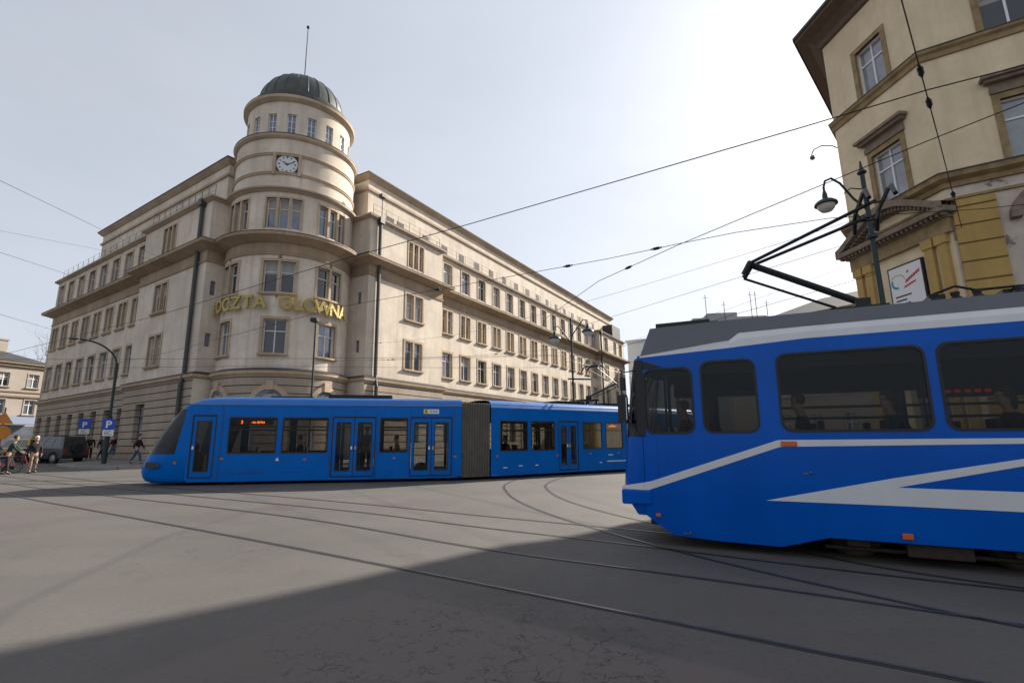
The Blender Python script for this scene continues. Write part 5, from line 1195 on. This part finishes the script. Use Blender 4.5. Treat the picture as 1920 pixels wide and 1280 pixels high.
# ------------------------------------------------------------------ cars
TYRE=mat('tyre',(.015,.015,.016),.8); RIM=mat('rim',(.35,.35,.36),.35,metal=.8); CGL=mat('car glass',(.02,.025,.03),.05,spec=1); LAMPW=mat('car lamp',(.6,.6,.58),.15); LAMPR=mat('tail lamp',(.35,.01,.01),.2)
def car(label,x,y,az,paint,L=4.6,Wd=1.85,H=1.72,kind='suv',group=None):
    X=frame(x,y,az); t=thing('parked_car',label,'car',mat=X,group=group)
    h=.34; b0=.28; hood=H*.56; bel=H*.58
    low=[(-L/2+.05,b0+.05),(-L/2,.55),(-L/2+.08,bel-.05),(-L/2+.2,bel),(L/2-1.3,bel+.02),(L/2-.35,hood-.06),(L/2-.05,hood-.25),(L/2,.5),(L/2-.08,b0)]
    if kind=='suv': low[2]=(-L/2+.03,bel-.02)
    mb=MB(); 
    # lower body with arched wheel cut-outs
    wx=(-L/2+.85,L/2-.88); rw=.36
    bottom=[]
    for c in wx[::-1]: bottom+=[(c+(rw+.06)*math.cos(R(a)),b0+.02+(rw+.1)*math.sin(R(a))) for a in range(0,181,20)]
    poly=low+bottom
    mb.prism(poly,lambda u,z:(u,-Wd/2,z),lambda u,z:(u,Wd/2,z)); put('body',mb,paint,t,bevel=.05)
    r0=-L/2+(.12 if kind=='suv' else .25); r1=L/2-1.35; q0,q1=r0+(.2 if kind=='suv' else .45),r1-.75
    mb=MB(); base_=[(r0,-Wd/2+.04),(r1,-Wd/2+.04),(r1,Wd/2-.04),(r0,Wd/2-.04)]; top=[(q0,-Wd/2+.2),(q1,-Wd/2+.2),(q1,Wd/2-.2),(q0,Wd/2-.2)]
    mb.add([(u,v,bel) for u,v in base_]+[(u,v,H) for u,v in top],[(4,5,6,7),(0,1,5,4),(1,2,6,5),(2,3,7,6),(3,0,4,7)]); put('cabin',mb,paint,t,bevel=.05)
    def lerp(a,b,k): return tuple(p+(q-p)*k for p,q in zip(a,b))
    B=[(u,v,bel) for u,v in base_]; T=[(u,v,H) for u,v in top]
    def pane(nm,i,j,s0,s1,k0=.12,k1=.84,o=.012):
        a,b_,c,d=lerp(B[i],B[j],s0),lerp(B[i],B[j],s1),lerp(T[i],T[j],s1),lerp(T[i],T[j],s0)
        n=(Vector(b_)-Vector(a)).cross(Vector(d)-Vector(a)).normalized()*o
        Q=[Vector(lerp(a,d,k0))+n,Vector(lerp(b_,c,k0))+n,Vector(lerp(b_,c,k1))+n,Vector(lerp(a,d,k1))+n]; m=MB(); m.add(Q,[(0,1,2,3)]); put(nm,m,CGL,t,fix=False)
    for s0,s1 in ((.06,.3),(.34,.62),(.66,.95)): pane('window',0,1,s0,s1); pane('window',2,3,1-s1,1-s0)
    pane('windscreen',1,2,.06,.94); pane('rear_window',3,0,.06,.94)
    for c in wx:
        for s in (-1,1):
            m=MB(); m.lathe((c,s*(Wd/2-.12),rw),[(.2,-.1),(rw,-.1),(rw,.1),(.2,.1)],20,axis='y'); w_=put('wheel',m,TYRE,t); m=MB(); m.lathe((c,s*(Wd/2-.01),rw),[(.22,-.02),(.22,.01),(.05,.02)],14,axis='y'); put('rim',m,RIM,w_)
    for s in (-1,1):
        m=MB(); m.box(L/2-.16,L/2-.02,s*(Wd/2-.28)-.18,s*(Wd/2-.28)+.18,hood-.36,hood-.2); put('headlight',m,LAMPW,t,bevel=.02)
        m=MB(); m.box(-L/2-.015,-L/2+.1,s*(Wd/2-.14)-.08,s*(Wd/2-.14)+.08,bel-.4,bel-.08); put('tail_light',m,LAMPR,t,bevel=.02)
        m=MB(); m.box(r1-.12,r1+.08,s*(Wd/2+.08)-.09,s*(Wd/2+.08)+.09,bel+.02,bel+.16); put('mirror',m,RUBBER,t,bevel=.02)
    m=MB(); m.box(L/2-.1,L/2+.03,-Wd/2+.1,Wd/2-.1,.3,.5); m.box(-L/2-.04,-L/2+.1,-Wd/2+.1,Wd/2-.1,.32,.52); put('bumper',m,RUBBER,t,bevel=.03)
    return t,X
t,X=car('dark grey off-road car with spare wheel on its back, parked by the post office',-33.3,37.6,R(0)+283.0,mat('car graphite',(.035,.037,.042),.3,coat=.6),4.4,1.85,1.85,'suv','parked cars')
m=MB(); m.lathe((-2.28,0,.98),[(.1,-.1),(.36,-.1),(.36,.1),(.1,.12)],20,axis='x'); put('spare_wheel',m,TYRE,t)
m=MB(); 
for s in (-.62,.62): m.tube([(-1.9,s,1.92),(.4,s,1.92)],.025,6)
put('roof_bar',m,DARK,t)
car('yellow taxi-like estate car behind the dark off-road car',-37.6,39.6,284,mat('car yellow',(.5,.27,.015),.3,coat=.6),4.5,1.8,1.72,'suv','parked cars')
car('silver car cut by the left edge behind the cyclists',-37.6,36.0,286,mat('car silver',(.3,.32,.33),.3,metal=.5,coat=.5),4.4,1.78,1.5,'hatch','parked cars')

# ------------------------------------------------------------------ people and bicycles
def PM(x,y,yaw,dz=0): return Matrix.Translation((x,y,G(x,y)+dz))@Matrix.Rotation(R(-yaw),4,'Z')
person(PM(-23.9,33.02,78,.13),'person in dark jacket and blue jeans walking right along the post office wall','walk',BLACKC,JEAN,HAIRB,1.78)
person(PM(-31.3,38.4,150,.13),'person in black standing just behind the dark off-road car','stand',BLACKC,BLACKC,HAIRB,1.8)
person(PM(-31.4,39.6,95,.13),'person in navy jacket and grey trousers walking beside the one in black','walk',NAVY,GREYC,HAIRB,1.76)
person(PM(-30.4,38.6,200,.13),'person in dark grey coat next to the spare wheel of the off-road car','stand',GREYC,BLACKC,HAIRB,1.7)
person(PM(-33.6,43.5,85,.13),'person in burgundy jacket walking further along under the left facade','walk',BURG,JEAN,HAIRB,1.74)
def bicycle(x,y,yaw,label,paint):
    X=PM(x,y,yaw)@Matrix.Rotation(R(4),4,'Y'); t=thing('bicycle',label,'bicycle',mat=X,group='bicycles at the left edge')
    for yy in (-.52,.52):
        m=MB(); n=24
        m.tube([(0,yy+.33*math.cos(2*math.pi*i/n),.34+.33*math.sin(2*math.pi*i/n)) for i in range(n+1)],.018,6,cap=False); w_=put('wheel',m,TYRE,t)
        m=MB()
        for i in range(9): a=math.pi*i/9; m.tube([(0,yy-.32*math.cos(a),.34-.32*math.sin(a)),(0,yy+.32*math.cos(a),.34+.32*math.sin(a))],.003,3)
        put('spokes',m,RIM,w_)
    m=MB(); bb=(0,-.08,.3); st=(0,-.22,.82); hd=(0,.34,.86); hb=(0,.38,.7)
    for a,b in ((bb,st),(st,hd),(hb,bb),(hd,hb),(st,(0,-.52,.34)),(bb,(0,-.52,.34)),(hb,(0,.52,.34))): m.tube([a,b],.02,6)
    put('frame',m,paint,t)
    m=MB(); m.tube([hd,(0,.33,1.0)],.015,6); m.tube([(-.28,.24,1.02),(-.1,.33,1.0),(.1,.33,1.0),(.28,.24,1.02)],.015,6); put('handlebar',m,DARK,t)
    m=MB(); m.tube([st,(0,-.25,.93)],.015,6); m.sphere((0,-.25,.95),.12,10,6,sc=(.65,1.1,.35)); put('saddle',m,RUBBER,t)
    m=MB(); m.lathe((0,-.08,.3),[(.02,-.03),(.09,-.02),(.09,.02),(.02,.03)],14,axis='x'); m.tube([(-.07,-.08,.3),(-.09,.02,.16)],.012,5); m.tube([(.07,-.08,.3),(.09,-.18,.44)],.012,5); put('crank',m,DARK,t)
    return t
bicycle(-24.75,25.95,62,'red bicycle held by the person in dark green at the left edge',mat('bike red',(.35,.03,.03),.35))
bicycle(-25.75,26.4,80,'pale bicycle partly cut by the left edge of the photo',mat('bike grey',(.4,.4,.42),.35))
person(PM(-24.78,25.55,58),'person in dark green top and dark trousers leaning over the red bicycle','lean',GREENC,BLACKC,HAIRB,1.8)
person(PM(-24.6,26.75,120),'person in a white hat and black top beside the red bicycle','stand',BLACKC,TANC,HAIRW,1.76)

# ------------------------------------------------------------------ bare tree at the far left
BARK=mat('bark',(.09,.075,.06),.9,noise=.4,nscale=6)
def bare_tree(x,y,h,label):
    t=thing('bare_tree',label,'tree',base(x,y)); rng=random.Random(5); tr_=MB(); cr=MB()
    z0=G(x,y); tr_.tube([(x,y,z0),(x+.1,y,z0+h*.3),(x,y+.1,z0+h*.5)],.22,8,r1=.13)
    def grow(p,d,L,r,k):
        n=4; pts=[p]; 
        for i in range(n): d=(d+Vector((rng.uniform(-.25,.25),rng.uniform(-.25,.25),rng.uniform(-.1,.2)))).normalized(); pts.append(pts[-1]+d*L/n)
        cr.tube(pts,r,4,r1=r*.4)
        if k>0:
            for i in range(rng.randint(3,4)):
                e=(d+Vector((rng.uniform(-.9,.9),rng.uniform(-.9,.9),rng.uniform(-.2,.7)))).normalized(); grow(pts[rng.randint(2,4)],e,L*.68,r*.5,k-1)
    for i in range(6): grow(Vector((x,y+.1,z0+h*(.36+.025*i))),Vector((math.cos(i*1.1),math.sin(i*1.1),1.0)).normalized(),h*.3,.09,3)
    put('trunk',tr_,BARK,t,world=True); put('crown',cr,BARK,t,world=True,fix=False)
bare_tree(-78,86,19,'bare leafless tree behind the townhouse at the far left')
